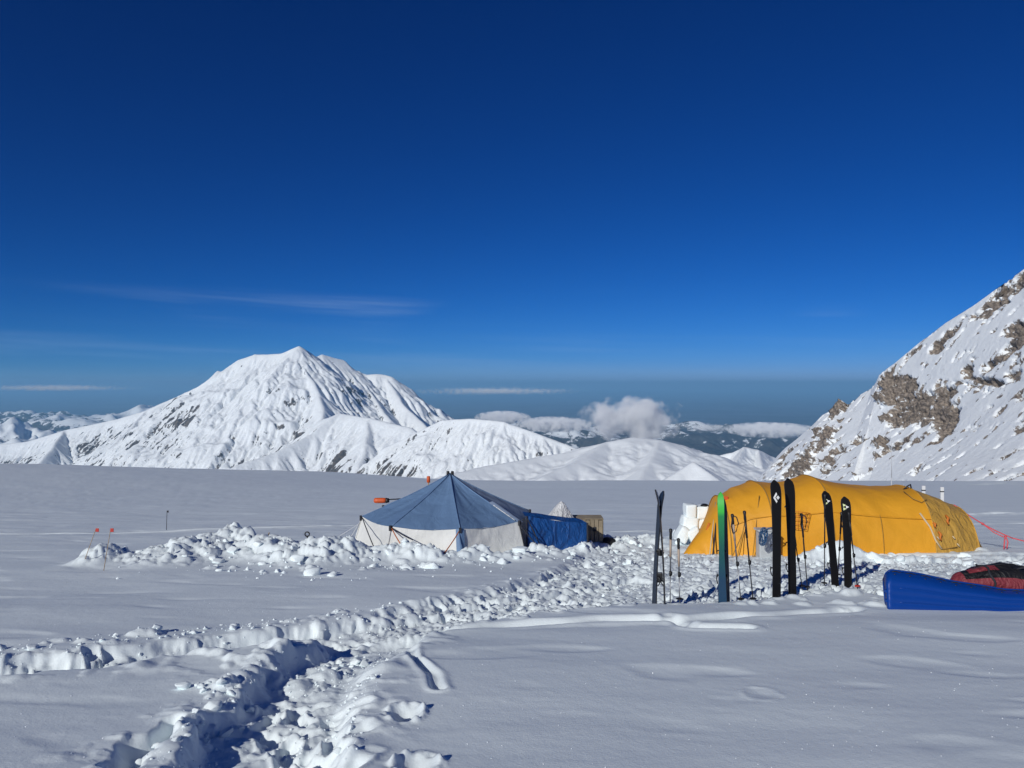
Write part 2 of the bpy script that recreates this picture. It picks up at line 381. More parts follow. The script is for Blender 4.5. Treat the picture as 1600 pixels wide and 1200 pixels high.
def snow_height(X, Y):
    Z = -S * Y
    far = np.sqrt(X * X + Y * Y)
    Z = Z + 3.9 * sstep(-8, -95, X) * sstep(20, 120, Y)                       # swell on the left
    Z = Z - 0.35 * np.maximum(0, far - 335) ** 1.15                           # the far edge rolls off
    # wind-smoothed undulation
    Z = Z + 0.045 * fbm(X * 0.22, Y * 0.35, 3, 1, 0.4) * sstep(2, 6, far) + 0.0045 * fbm(X * 0.8 + 0.4 * Y, Y * 1.9, 3, 5, 0.4)
    Z = Z + 0.35 * fbm(X * 0.02, Y * 0.03, 3, 9, 0.35) * sstep(35, 140, far)
    Z = Z - 0.016 * sstep(0.22, 0.75, fbm(X * 0.75 + .3 * Y, Y * 1.5, 2, 7, .4)) * sstep(3, 6, far)
    # domain warp for ragged edges
    wx = X + 0.10 * fbm(X * 1.7, Y * 1.7, 3, 21); wy = Y + 0.10 * fbm(X * 1.7, Y * 1.7, 3, 27)
    rough = 0.035 * fbm(X * 3.1, Y * 3.1, 4, 33, 0.6)
    clod = np.maximum(0, fbm(X * 5.3, Y * 5.3, 3, 38)) ** 1.3 * 0.10
    # trampled camp ground
    tr = P((560, 985), (640, 990), (720, 978), (800, 964), (900, 951), (1000, 942), (1100, 940), (1230, 932), (1330, 922), (1390, 930), (1480, 938), (1760, 930),
           (1760, 868), (1530, 866), (1300, 862), (1080, 858), (1010, 846), (960, 842), (925, 856), (880, 880), (850, 900), (760, 922), (640, 945), (560, 962))
    dt, _, _ = polydist(wx, wy, tr + tr[:1]); ins = inside(wx, wy, tr)
    sd = np.where(ins, dt, -dt)
    mt = sstep(-0.06, 0.16, sd)
    # trench from the left edge towards the tents
    ta = P((-420, 1095), (-140, 1068), (0, 1047), (150, 1029), (300, 1008), (420, 996), (540, 980), (660, 962), (780, 944), (900, 918), (1000, 900))
    da, sa, _ = polydist(wx, wy, ta)
    wa = 0.30 + 0.05 * np.sin(sa * 1.9)
    ma = 1 - sstep(wa, wa + 0.17, da)
    # deep trench that runs out under the camera
    tb = [g2f(x, y, .22) for x, y in ((230, 1700), (340, 1400), (400, 1205), (434, 1150), (470, 1105), (522, 1062), (580, 1032), (630, 1002), (700, 974))]
    db, sb, side_b = polydist(wx, wy, tb)
    wb = 0.31 + 0.05 * np.sin(sb * 2.3 + 1) + 0.03 * fbm(X * 2.7, Y * 2.7, 2, 50)
    soft = np.where(side_b > 0, 0.20, 0.30)                                     # steep left bank, broken right bank
    wb = wb - np.where(side_b > 0, 0.07, 0.0)
    mb = 1 - sstep(wb, wb + soft, db)
    # bay in the left bank
    by = P((400, 1078), (440, 1064), (510, 1040)); dby, _, _ = polydist(wx, wy, by); mby = 1 - sstep(0.05, 0.20, dby)
    depth = np.maximum.reduce([0.10 * mt, 0.16 * ma, 0.135 * mb, 0.04 * mby])
    Z = Z - depth
    m_all = np.maximum.reduce([mt, ma, mb, mby])
    Z = Z + m_all * (rough * 0.55 + clod * 0.20)
    # broken snow thrown up along the banks
    rim_a = np.exp(-((da - wa - 0.28) / 0.20) ** 2); rim_b = np.exp(-((db - wb - 0.24) / 0.22) ** 2)
    rim_t = np.exp(-((sd + 0.10) / 0.20) ** 2) * sstep(2.2, 1.4, np.abs(Y - 12.2)) * sstep(-0.5, 0.5, 6.0 - X)
    tex = 0.35 + np.maximum(0, fbm(X * 2.1, Y * 2.1, 3, 61)) * 1.3
    Z = Z + (1 - m_all) * (rim_a * 0.04 + rim_b * 0.03 + rim_t * 0.03) * tex
    # slab of broken snow between the two trenches
    ml = np.exp(-(((X - g2(400, 1035)[0]) / 0.85) ** 2 + ((Y - g2(400, 1025)[1]) / 0.55) ** 2))
    Z = Z + ml * (0.05 + np.maximum(0, fbm(X * 2.6, Y * 3.4, 3, 71)) * 0.10) * (1 - 0.8 * np.maximum(mb, ma))
    # slump crack on the near left bank
    cr = P((185, 1192), (215, 1160), (262, 1128)); dc, sc_, _ = polydist(wx, wy, cr)
    Z = Z - 0.11 * (1 - sstep(0.03, 0.13, dc))
    mrg = np.exp(-(((X - g2(300, 1130)[0]) / 0.45) ** 2 + ((Y - g2(300, 1150)[1]) / 0.75) ** 2))
    Z = Z + mrg * np.maximum(0, fbm(X * 3.3, Y * 3.3, 3, 77)) * 0.06 * (1 - mb)
    mrr = np.exp(-(((X - g2(555, 1140)[0]) / 0.26) ** 2)) * sstep(7.5, 5.5, Y)
    Z = Z + mrr * np.maximum(0, fbm(X * 3.0, Y * 3.6, 3, 79)) * 0.03 * (1 - mb)
    # old half-filled tracks: shallow scalloped grooves
    def groove(pts, w, dep, mod=2.6, seed=80):
        d, s_, _ = polydist(X + 0.04 * pn(X * 2, Y * 2, seed), Y + 0.05 * pn(X * 2, Y * 2, seed + 1), P(*pts))
        k = 0.45 + 0.55 * np.sin(s_ * mod) ** 2
        return -dep * k * (1 - sstep(w * 0.25, w, d)) + 0.25 * dep * k * np.exp(-((d - w * 1.2) / (w * 0.5)) ** 2)
    Z = Z + groove([(585, 992), (680, 983), (760, 977), (860, 973), (940, 969), (1010, 970), (1085, 972), (1130, 969), (1230, 960), (1330, 950)], 0.17, 0.085)
    Z = Z + groove([(1040, 966), (1085, 984), (1165, 985)], 0.13, 0.07, 1.8, 84)
    Z = Z + groove([(640, 1015), (655, 1035), (690, 1078)], 0.06, 0.06, 3.0, 88)
    Z = Z + groove([(-200, 838), (180, 832), (420, 826), (600, 820), (760, 814)], 0.22, 0.10, 1.7, 90)
    Z = Z + groove([(1490, 820), (1600, 817), (1800, 815)], 0.25, 0.10, 1.3, 92)
    Z = Z + groove([(1480, 807), (1560, 803), (1700, 800)], 0.4, 0.22, 1.1, 94)
    Z = Z + groove([(1525, 757.5), (1570, 756), (1700, 756)], 2.0, 0.9, 0.2, 96)
    Z = Z + groove([(960, 832), (1050, 830), (1090, 826)], 0.25, 0.10, 1.3, 98)
    # single prints
    for px, py in ((632, 1112), (650, 1190), (1190, 1085)):
        cx, cy = g2(px, py); q = ((X - cx) / 0.10) ** 2 + ((Y - cy) / 0.13) ** 2
        k = 0.07 if px < 1000 else 0.012
        Z = Z - k * np.exp(-q * 1.6) + k * 0.5 * np.exp(-((np.sqrt(q) - 1.35) / 0.3) ** 2) * (0.6 + fbm(X * 9, Y * 9, 2, 99))
    HM = np.zeros(X.shape)
    # heaps shovelled out round the tents: (px, py of the foot, half width m, half depth m, height m)
    for px, py, w, dp, h in ((160, 882, .34, .5, .33), (265, 880, 0.8, .8, .20), (330, 872, .7, .8, .28), (372, 866, .50, .6, .40), (430, 872, .6, .8, .34), (480, 880, .7, .8, .22), (540, 876, .7, .7, .30),
                             (618, 876, .35, .4, .16), (655, 876, .35, .4, .22), (700, 878, .4, .4, .10), (740, 874, .4, .4, .14), (800, 874, .6, .4, .10), (850, 868, .5, .4, .16), (905, 858, .5, .5, .18), (960, 850, .6, .6, .22), (1010, 846, .7, .5, .14), (1088, 842, .50, .45, .36),
                             (1312, 869, .55, .26, .40), (1265, 870, .3, .25, .12), (1420, 871, .8, .25, .12), (1560, 868, .9, .4, .10)):
        cx, cy = g2(px, py)
        e = np.exp(-((X - cx) / w) ** 2 - ((Y - cy) / dp) ** 2); Z = Z + h * e; HM = np.maximum(HM, np.minimum(1, e * h * 5) * (1 if px < 1200 else .12))
    # rubble: broken, tilted blocks with soft snow between them
    hm = sstep(0.05, 0.7, HM); sel = (hm > 0.01) | (mt > 0.05) & (Y > 8)
    xs_, ys_ = X[sel], Y[sel]; wq = 0.10 * fbm(xs_ * 2.2, ys_ * 2.2, 2, 171)
    z1 = blocks(xs_ + wq, ys_ - wq, 0.44, 1); z2 = blocks(xs_ - wq, ys_ + wq, 0.21, 2); z3 = blocks(xs_ + wq * .5, ys_, 0.10, 3)
    kh = hm[sel]; kt = np.clip(mt[sel] * (1 - kh), 0, 1)
    Z[sel] += kh * (0.095 * z1 + 0.055 * z2 + 0.024 * z3 - 0.02) + kt * (0.02 * z2 + 0.024 * z3)
    wall = np.maximum.reduce([4 * q * (1 - q) * k for q, k in ((ma, 1), (mb, np.where(side_b > 0, .8, .35)), (mby, 1))])
    Z = Z + wall * (0.05 * np.abs(pn(X * 4.2, Y * 4.2, 181)) + 0.035 * np.abs(pn(X * 11, Y * 11, 183)) - .02)
    return Z
GZ = snow_height(GX, GY)

# lumps: snow-covered clods as rounded humps in the sheet
LUMPS = []
def lump(cx, cy, r, h):
    global GZ
    rr = math.hypot(cx, cy); i0, i1 = np.searchsorted(RR, (rr - r * 1.3, rr + r * 1.3))
    X = GX[i0:i1, :860]; Y = GY[i0:i1, :860]; Zs = GZ[i0:i1, :860]
    lp = random.uniform(0.75, 1.35)
    n = 0.34 * pn(X / r * 1.3 + cx * 3, Y / r * 1.3 + cy * 5, 12)
    ang = random.random() * 3.14; ca, sa_ = math.cos(ang), math.sin(ang); e = random.uniform(0.75, 1.3)
    u = ((X - cx) * ca + (Y - cy) * sa_) * e; v = (-(X - cx) * sa_ + (Y - cy) * ca) / e
    q = (u * u + v * v) / (r * r) + n
    dome = h * np.clip(1 - q, 0, 1) ** lp
    base = np.median(Zs[q < 1]) if (q < 1).any() else None
    if base is None: return
    Zs[:] = np.where(q < 1, np.maximum(Zs, base * 0.6 + Zs * 0.4 + dome), Zs)
def scatter(poly, n, r0, r1, hf=(0.35, 0.8)):
    pts = P(*poly); xs = [p[0] for p in pts]; ys = [p[1] for p in pts]; k = 0
    while k < n:
        x = random.uniform(min(xs), max(xs)); y = random.uniform(min(ys), max(ys))
        if not inside(np.array([x]), np.array([y]), pts)[0]: continue
        r = r0 * (r1 / r0) ** (random.random() ** 1.8); lump(x, y, r, r * random.uniform(*hf)); k += 1
PILE = [(150, 893), (240, 890), (380, 898), (500, 905), (570, 890), (570, 862), (480, 858), (400, 850), (330, 852), (230, 866)]
BERM = [(560, 893), (640, 892), (720, 885), (800, 880), (900, 876), (960, 862), (960, 848), (900, 852), (820, 862), (700, 866), (600, 866)]
scatter(PILE, 60, 0.06, 0.20, (.25, .6)); scatter(BERM, 50, 0.06, 0.16, (.25, .6))
scatter([(880, 884), (960, 878), (1060, 880), (1060, 850), (940, 840), (900, 860)], 40, 0.05, 0.15)
scatter([(1250, 868), (1420, 872), (1600, 885), (1700, 885), (1700, 862), (1440, 858), (1260, 856)], 50, 0.06, 0.2, (0.2, 0.5))
scatter([(700, 950), (800, 935), (880, 905), (960, 890), (1000, 895), (900, 925), (800, 945)], 30, 0.04, 0.12)
scatter([(1000, 935), (1200, 925), (1400, 915), (1600, 895), (1600, 875), (1300, 870), (1060, 865), (1000, 890)], 70, 0.04, 0.14, (0.2, 0.5))
scatter([(1100, 940), (1250, 930), (1385, 925), (1385, 950), (1200, 945)], 26, 0.05, 0.18, (0.2, 0.5))
scatter([(270, 1075), (380, 1062), (410, 1085), (330, 1092)], 16, 0.03, 0.09)
scatter([(180, 1200), (300, 1150), (390, 1100), (340, 1110), (230, 1155)], 20, 0.03, 0.08, (.2, .5))
scatter([(300, 1040), (480, 1010), (510, 1000), (510, 1040), (420, 1060)], 18, 0.05, 0.16, (.2, .45))
scatter([(500, 1200), (560, 1120), (590, 1060), (620, 1030), (560, 1060), (520, 1130), (470, 1200)], 12, 0.03, 0.07, (.2, .45))
scatter([(0, 1032), (250, 1010), (480, 985), (640, 955), (640, 940), (480, 962), (250, 985), (0, 1012)], 60, 0.04, 0.16, (0.15, 0.4))
# boot prints in the trampled ground and the trench floors
def print_(cx, cy, ang, dep):
    rr = math.hypot(cx, cy); i0, i1 = np.searchsorted(RR, (rr - 0.35, rr + 0.35))
    X = GX[i0:i1, :860] - cx; Y = GY[i0:i1, :860] - cy; ca, sa_ = math.cos(ang), math.sin(ang)
    u = (X * ca + Y * sa_) / 0.15; v = (-X * sa_ + Y * ca) / 0.06; q = u ** 4 + v ** 4
    GZ[i0:i1, :860] += -dep / (1 + q ** 2) + dep * 0.35 * np.exp(-((q ** 0.25 - 1.45) / 0.25) ** 2)
TRP = P((640, 985), (800, 964), (1000, 942), (1230, 930), (1390, 925), (1600, 930), (1600, 872), (1300, 868), (1080, 862), (960, 850), (880, 885), (760, 925), (640, 948))
_k = 0
while _k < 420:
    x = random.uniform(-2, 11); y = random.uniform(7.5, 17)
    if inside(np.array([x]), np.array([y]), TRP)[0]: print_(x, y, random.uniform(0, 3.14), random.uniform(0.03, 0.08)); _k += 1
for px, py in [(random.uniform(400, 560), random.uniform(1080, 1210)) for _ in range(40)] + [(x, 1040 - x * 0.1 + random.uniform(-8, 8)) for x in np.linspace(-60, 560, 46)]:
    x, y = g2(px, py); print_(x, y, random.uniform(0, 3.14), random.uniform(0.02, 0.05))

ground = structure(grid_obj('snow_field', GX, GY, GZ, 'snow', wrap=True))
def gz(x, y):
    r = math.hypot(x, y); a = math.atan2(x, y)
    i = int(np.clip(np.searchsorted(RR, r) - 1, 0, len(RR) - 2)); j = int(np.clip(np.searchsorted(az_in, a) - 1, 0, 858))
    fi = (r - RR[i]) / (RR[i + 1] - RR[i]); fj = min(max((a - az_in[j]) / (az_in[j + 1] - az_in[j]), 0), 1)
    return float((GZ[i, j] * (1 - fj) + GZ[i, j + 1] * fj) * (1 - fi) + (GZ[i + 1, j] * (1 - fj) + GZ[i + 1, j + 1] * fj) * fi)
def on(px, py, dz=0.0):
    x, y = g2(px, py); return Vector((x, y, gz(x, y) + dz))

# loose snow chunks, each one a piece of its own
protos = []
for k in range(9):
    bm = bmesh.new(); bmesh.ops.create_icosphere(bm, subdivisions=3, radius=1)
    pl = [(Vector((random.gauss(0, 1), random.gauss(0, 1), random.gauss(0, 1))).normalized(), random.uniform(.5, .85)) for _ in range(9)]
    sx, sy, sz = random.uniform(.8, 1.25), random.uniform(.75, 1.1), random.uniform(.55, .8)
    for v in bm.verts:
        p = v.co.copy(); q = Vector([math.copysign(abs(c) ** 0.75, c) for c in p])
        f = 1 + 0.42 * mnoise.noise(p * 1.1 + Vector((k * 7, 0, 0))) + 0.15 * mnoise.noise(p * 2.7 + Vector((0, k * 5, 0)))
        w_ = p * f
        for nn, dd in pl:
            e_ = w_.dot(nn) - dd
            if e_ > 0: w_ = w_ - nn * e_ * .88
        v.co = Vector((w_.x * sx, w_.y * sy, w_.z * sz)) * 1.25
    me = bpy.data.meshes.new('snow_chunk'); bm.to_mesh(me); bm.free()
    me.polygons.foreach_set('use_smooth', [True] * len(me.polygons)); me.materials.append(M['chunk']); protos.append(me)
def chunks(poly, n, r0, r1, sink=0.35):
    pts = P(*poly); xs = [p[0] for p in pts]; ys = [p[1] for p in pts]; k = 0
    while k < n:
        x = random.uniform(min(xs), max(xs)); y = random.uniform(min(ys), max(ys))
        if not inside(np.array([x]), np.array([y]), pts)[0]: continue
        r = r0 * (r1 / r0) ** (random.random() ** 2); o = bpy.data.objects.new('snow_chunk', random.choice(protos)); C.objects.link(o)
        o.parent = ground; o.location = (x, y, gz(x, y) + r * sink * random.uniform(0.2, 1.0)); o.scale = (r, r, r * random.uniform(.8, 1.1))
        o.rotation_euler = (random.uniform(-.5, .5), random.uniform(-.5, .5), random.uniform(0, 6.28)); k += 1
chunks(PILE, 46, 0.05, 0.16, 0.1); chunks(BERM, 40, 0.05, 0.14, 0.1)
chunks([(1040, 850), (1110, 850), (1110, 832), (1060, 832)], 14, 0.08, 0.2)
chunks([(880, 876), (1040, 876), (1040, 850), (940, 842)], 34, 0.05, 0.13)
chunks([(1260, 880), (1420, 885), (1600, 890), (1600, 866), (1440, 862), (1270, 862)], 30, 0.06, 0.16)
chunks([(180, 1200), (300, 1150), (390, 1100), (330, 1100), (230, 1155)], 16, 0.02, 0.07)
chunks([(270, 1075), (380, 1062), (410, 1085), (330, 1092)], 12, 0.02, 0.06)
chunks([(500, 1200), (560, 1120), (590, 1060), (620, 1030), (560, 1060), (520, 1130), (470, 1200)], 16, 0.015, 0.04, .15)
chunks([(480, 1030), (560, 1000), (590, 1005), (530, 1040)], 16, 0.02, 0.07)
chunks([(0, 1022), (250, 1000), (480, 975), (640, 948), (640, 940), (480, 962), (250, 985), (0, 1010)], 22, 0.02, 0.06, .2)
# crumbs of broken snow, too many and too small to count
def crumbs():
    bm = bmesh.new(); bmesh.ops.create_icosphere(bm, subdivisions=1, radius=1); iv = np.array([v.co for v in bm.verts]); bm.verts.index_update(); fc = np.array([[v.index for v in f.verts] for f in bm.faces]); bm.free()
    Vs, Fs = [], []; n = 0
    for poly, cnt, r0, r1 in (([(-40, 1062), (250, 1030), (480, 1000), (640, 975), (640, 938), (480, 958), (250, 982), (-40, 1010)], 420, .006, .024), ([(160, 1205), (290, 1110), (400, 1040), (520, 1000), (640, 990), (600, 1050), (570, 1120), (560, 1205)], 800, .004, .018),
                              ([(640, 985), (1000, 942), (1390, 925), (1600, 930), (1600, 872), (1300, 868), (1080, 862), (880, 885), (640, 948)], 1100, .008, .032), (PILE, 260, .012, .045), (BERM, 260, .012, .04), ([(140, 905), (500, 915), (900, 885), (900, 870), (560, 890), (380, 895), (150, 890)], 36, .01, .035)):
        pts = P(*poly); xs = [p[0] for p in pts]; ys = [p[1] for p in pts]
        c = np.stack([rng.uniform(min(xs), max(xs), cnt * 6), rng.uniform(min(ys), max(ys), cnt * 6)], -1); c = c[inside(c[:, 0], c[:, 1], pts)][:cnt]
        for x, y in c:
            r = r0 * (r1 / r0) ** (random.random() ** 2.2); v = iv * (r * rng.uniform(.6, 1.15, (12, 1))) * rng.uniform(.6, 1.2, 3); v = v + (x, y, gz(x, y) + r * .08); Vs.append(v); Fs.append(fc + n); n += 12
    V = np.concatenate(Vs); Fq = np.concatenate(Fs); me = bpy.data.meshes.new('snow_crumbs'); me.from_pydata(V.tolist(), [], Fq.tolist()); me.materials.append(M['chunk'])
    o = bpy.data.objects.new('snow_crumbs', me); C.objects.link(o); o.parent = ground; o['kind'] = 'stuff'
crumbs()
# tiny pale flakes added to the near snow as its sun glints
def crystals():
    V, Fc = [], []
    while len(Fc) < 4 * 520:
        d = 3.8 + 8 * random.random() ** 1.5; x = d * random.uniform(-.72, .72); r = random.uniform(.0016, .0034); z = gz(x, d) + r * .4; b = len(V)
        o = Vector((x, d, z)); q = Matrix.Rotation(random.uniform(0, 6.3), 3, Vector((random.random(), random.random(), random.random())))
        V += [o + q @ Vector(c) * r for c in ((1, 1, 1), (-1, -1, 1), (-1, 1, -1), (1, -1, -1))]; Fc += [(b, b + 2, b + 1), (b, b + 1, b + 3), (b, b + 3, b + 2), (b + 1, b + 2, b + 3)]
    o = mesh_obj('glint_crystals', V, Fc, 'crystal'); o['kind'] = 'stuff'
crystals()

# ------------------------------------------------------------------ mountains
def erode(Z, dx, dy, n=12, k=0.10, acc=90, mask=None):
    """running-water erosion: carves branching gullies and leaves sharp ribs between them"""
    ny, nx = Z.shape; idx = np.arange(ny * nx).reshape(ny, nx); nb = [(-1, -1), (-1, 0), (-1, 1), (0, -1), (0, 1), (1, -1), (1, 0), (1, 1)]
    for it in range(n):
        best = np.zeros(Z.shape); rec = idx.copy(); zr = Z.copy(); Zp = np.pad(Z, 1, mode='edge'); ip = np.pad(idx, 1, mode='edge')
        for oy, ox in nb:
            Zn = Zp[1 + oy:1 + oy + ny, 1 + ox:1 + ox + nx]; s = (Z - Zn) / math.hypot(oy * dy, ox * dx); m = s > best
            best = np.where(m, s, best); rec = np.where(m, ip[1 + oy:1 + oy + ny, 1 + ox:1 + ox + nx], rec); zr = np.where(m, Zn, zr)
        r = rec.ravel(); self_ = r == idx.ravel(); A = np.ones(ny * nx)
        for _ in range(acc):
            A2 = 1 + np.bincount(r, weights=np.where(self_, 0, A), minlength=ny * nx)
            if np.abs(A2 - A).max() < 1: break
            A = A2
        f = k * np.sqrt(np.minimum(A, 2500).reshape(ny, nx))
        if mask is not None: f = f * mask
        Z = (Z + f * zr) / (1 + f)
        # loose ground creeps
        Zp = np.pad(Z, 1, mode='edge'); lap = Zp[:-2, 1:-1] + Zp[2:, 1:-1] + Zp[1:-1, :-2] + Zp[1:-1, 2:] - 4 * Z; Z = Z + 0.02 * lap
    return Z
def ridge_field(name, ridges, x0, x1, y0, y1, nx, ny, mat, slope=0.72, power=1.0, flute=(420, 0.16), rough=(700, 120), bottom=-4050, rock_amt=1.0, smooth_near=0.0, seed=0, rock_z=(-900, 200), ero=(0, 0), amp_d=1100):
    """height field: crests given as (px, py, distance) lines, faces fluted down the fall line"""
    X, Y = np.meshgrid(np.linspace(x0, x1, nx), np.linspace(y0, y1, ny))
    wx = X + rough[0] * 0.05 * fbm(X / rough[0], Y / rough[0], 3, seed + 3); wy = Y + rough[0] * 0.05 * fbm(X / rough[0], Y / rough[0], 3, seed + 8)
    Z = np.full(X.shape, float(bottom)); D = np.full(X.shape, 1e9); T = np.zeros(X.shape); base_t = 0.0
    for rg in ridges:
        sl = slope
        if isinstance(rg[0], (int, float)): sl = rg[0]; rg = rg[1:]
        pts = [at(*q) for q in rg]; base_t += 5000
        for a, b in zip(pts[:-1], pts[1:]):
            dx, dy = b.x - a.x, b.y - a.y; L2 = dx * dx + dy * dy; L = math.sqrt(L2)
            t = np.clip(((wx - a.x) * dx + (wy - a.y) * dy) / L2, 0, 1)
            d = np.hypot(wx - a.x - t * dx, wy - a.y - t * dy)
            sd = np.sign(dx * (wy - a.y) - dy * (wx - a.x))
            z = a.z + t * (b.z - a.z) - sl * d ** power * (1000 ** (1 - power))
            m = z > Z
            Z = np.where(m, z, Z); D = np.where(m, d, D); T = np.where(m, base_t + t * L + sd * 900, T); base_t += L
    amp = np.clip(D / amp_d, 0, 1)
    fl = ridged(T / flute[0], D / (flute[0] * 3.2), 4, seed + 11, 0.55) - 0.9
    fl2 = ridged(T / (flute[0] * .3), D / (flute[0] * 1.6), 3, seed + 13, 0.55) - 0.9
    fine = ridged(X / 420, Y / 420, 5, seed + 15, 0.62) - 1.0
    big = fbm(X / rough[0], Y / rough[0], 5, seed + 19)
    Z = Z + amp * (flute[0] * flute[1] * (1.7 * fl + .7 * fl2 * sstep(.1, .5, amp)) + rough[1] * big) + (0.10 + 0.9 * amp) * rough[1] * 0.42 * fine
    if ero[0]: Z = erode(Z + 14 * fbm(X / 120, Y / 120, 3, seed + 31) * amp, (x1 - x0) / (nx - 1), (y1 - y0) / (ny - 1), ero[0], ero[1], mask=0.04 + 0.96 * sstep(.02, .30, amp))
    gy, gx = np.gradient(Z, (y1 - y0) / (ny - 1), (x1 - x0) / (nx - 1)); steep = np.hypot(gx, gy)
    patchy = fbm(X / 1500, Y / 1500, 2, seed + 25) + 0.9 * (ridged(T / 160, D / 700, 3, seed + 27) - 0.9)
    rock = 0.55 * sstep(0.7, 1.8, steep) + 0.34 * patchy + 0.30 * fbm(X / 1900, Y / 1900, 2, seed + 29) + 0.22 * sstep(rock_z[1], rock_z[0], Z) - 0.19
    rock = np.clip(rock * rock_amt, -1, 0.9)
    return structure(grid_obj(name, X, Y, Z, mat, rock=rock))

big_mountain = ridge_field('mountain', [
    [(465, 540, 20000), (452, 547, 20050), (440, 551.5, 20100), (420, 553, 20200), (400, 553, 20300), (375, 562, 20500), (345, 580, 20800), (325, 596, 20950), (312, 602, 21000), (270, 622, 21100), (230, 640, 21200), (180, 655, 21400), (100, 672, 21500), (40, 690, 21500), (-80, 700, 21500), (-300, 712, 21000)],
    [(465, 540, 20000), (480, 549, 20350), (494, 557, 20600), (503, 553, 20750), (520, 559, 20900), (535, 562, 21000), (545, 570, 21150), (558, 580, 21300), (575, 585, 21300), (590, 584, 21300), (602, 585, 21300), (612, 588, 21250), (622, 602, 21150), (640, 622, 21000), (665, 641, 20750), (690, 652, 20500), (760, 690, 20000)],
    [(465, 541, 20000), (478, 575, 19300), (500, 615, 18400), (503, 640, 17700), (500, 655, 17200), (535, 645, 16500), (580, 652, 16000), (640, 668, 15400), (680, 705, 14800), (715, 745, 14300)],
    [(535, 645, 16500), (490, 675, 15900), (430, 705, 15200), (370, 725, 14700), (320, 760, 14200)],
    [(580, 652, 16000), (570, 690, 15100), (560, 735, 14300)],
    [(340, 578, 20800), (318, 625, 19700), (280, 665, 18700), (240, 705, 17900), (215, 745, 17300)],
    [(400, 552, 20300), (385, 600, 19200), (372, 650, 18100), (345, 700, 17100), (335, 735, 16500)],
    [(230, 640, 21200), (205, 668, 20000), (170, 700, 19000), (150, 745, 18000)],
    [(100, 672, 21500), (85, 695, 20200), (60, 725, 19200)],
    [(560, 578, 21300), (585, 620, 20000), (610, 655, 18900)],
    [(600, 586, 21300), (640, 640, 19800), (670, 672, 18800)],
], -20000, 1500, 13200, 23500, 680, 400, 'alpine', slope=0.74, flute=(520, 0.13), rough=(1300, 95), seed=1, rock_z=(-2000, -700), ero=(14, 0.055))
mid_hill = ridge_field('hill', [
    [0.78, (600, 700, 13400), (690, 656, 13000), (735, 653, 12600), (790, 658, 12300), (850, 680, 12100), (910, 703, 11900), (960, 730, 11700)],
    [0.8, (735, 653, 12600), (770, 690, 12000), (790, 715, 11600)],
    [0.8, (690, 656, 13000), (705, 700, 12100), (715, 740, 11500)],
], -3200, 2600, 10200, 14300, 300, 210, 'alpine', slope=0.6, flute=(260, 0.14), rough=(600, 48), seed=40, rock_z=(-1600, -900), ero=(14, 0.06), amp_d=320)
snow_dome = ridge_field('snow_dome', [
    [0.30, (690, 745, 8300), (760, 728, 8700), (830, 716, 9000), (900, 704, 9250), (950, 690, 9350), (990, 683, 9400), (1030, 687, 9350), (1070, 706, 9250), (1100, 724, 9150), (1160, 742, 9100), (1260, 770, 9000)],
    [0.34, (950, 690, 9350), (900, 722, 8500), (850, 745, 8000)],
    [0.34, (1030, 687, 9350), (1020, 720, 8500), (1000, 750, 7900)],
], -2400, 4600, 6900, 10600, 300, 170, 'alpine_soft', slope=0.3, flute=(220, 0.05), rough=(600, 26), seed=60, rock_amt=0.8, rock_z=(-1300, -1000), ero=(6, 0.03), amp_d=520)
cone = ridge_field('snow_cone', [
    [0.62, (1085, 721, 6000), (1086, 724, 6100), (1088, 740, 6400)],
    [0.62, (1085, 721, 6000), (1110, 740, 5800), (1130, 755, 5700)],
    [0.62, (1085, 721, 6000), (1060, 737, 5900), (1036, 752, 5800)],
], 300, 2700, 5300, 6800, 150, 100, 'alpine_soft', slope=0.62, flute=(150, 0.02), rough=(300, 6), seed=80, rock_amt=0.0)
right_peak = ridge_field('rocky_peak', [
    [0.8, (1085, 735, 11500), (1120, 712, 11200), (1145, 706, 11100), (1163, 697, 11000), (1185, 702, 11050), (1205, 712, 11200), (1240, 728, 11400), (1330, 745, 11800)],
    [0.8, (1163, 697, 11000), (1150, 720, 10500), (1140, 745, 10100)],
    [0.8, (1185, 702, 11050), (1190, 725, 10500), (1195, 750, 10100)],
], 2000, 5600, 9600, 12300, 220, 150, 'alpine', slope=0.8, flute=(160, 0.13), rough=(350, 28), seed=90, rock_z=(-1350, -980), rock_amt=1.25, ero=(10, 0.05), amp_d=260)

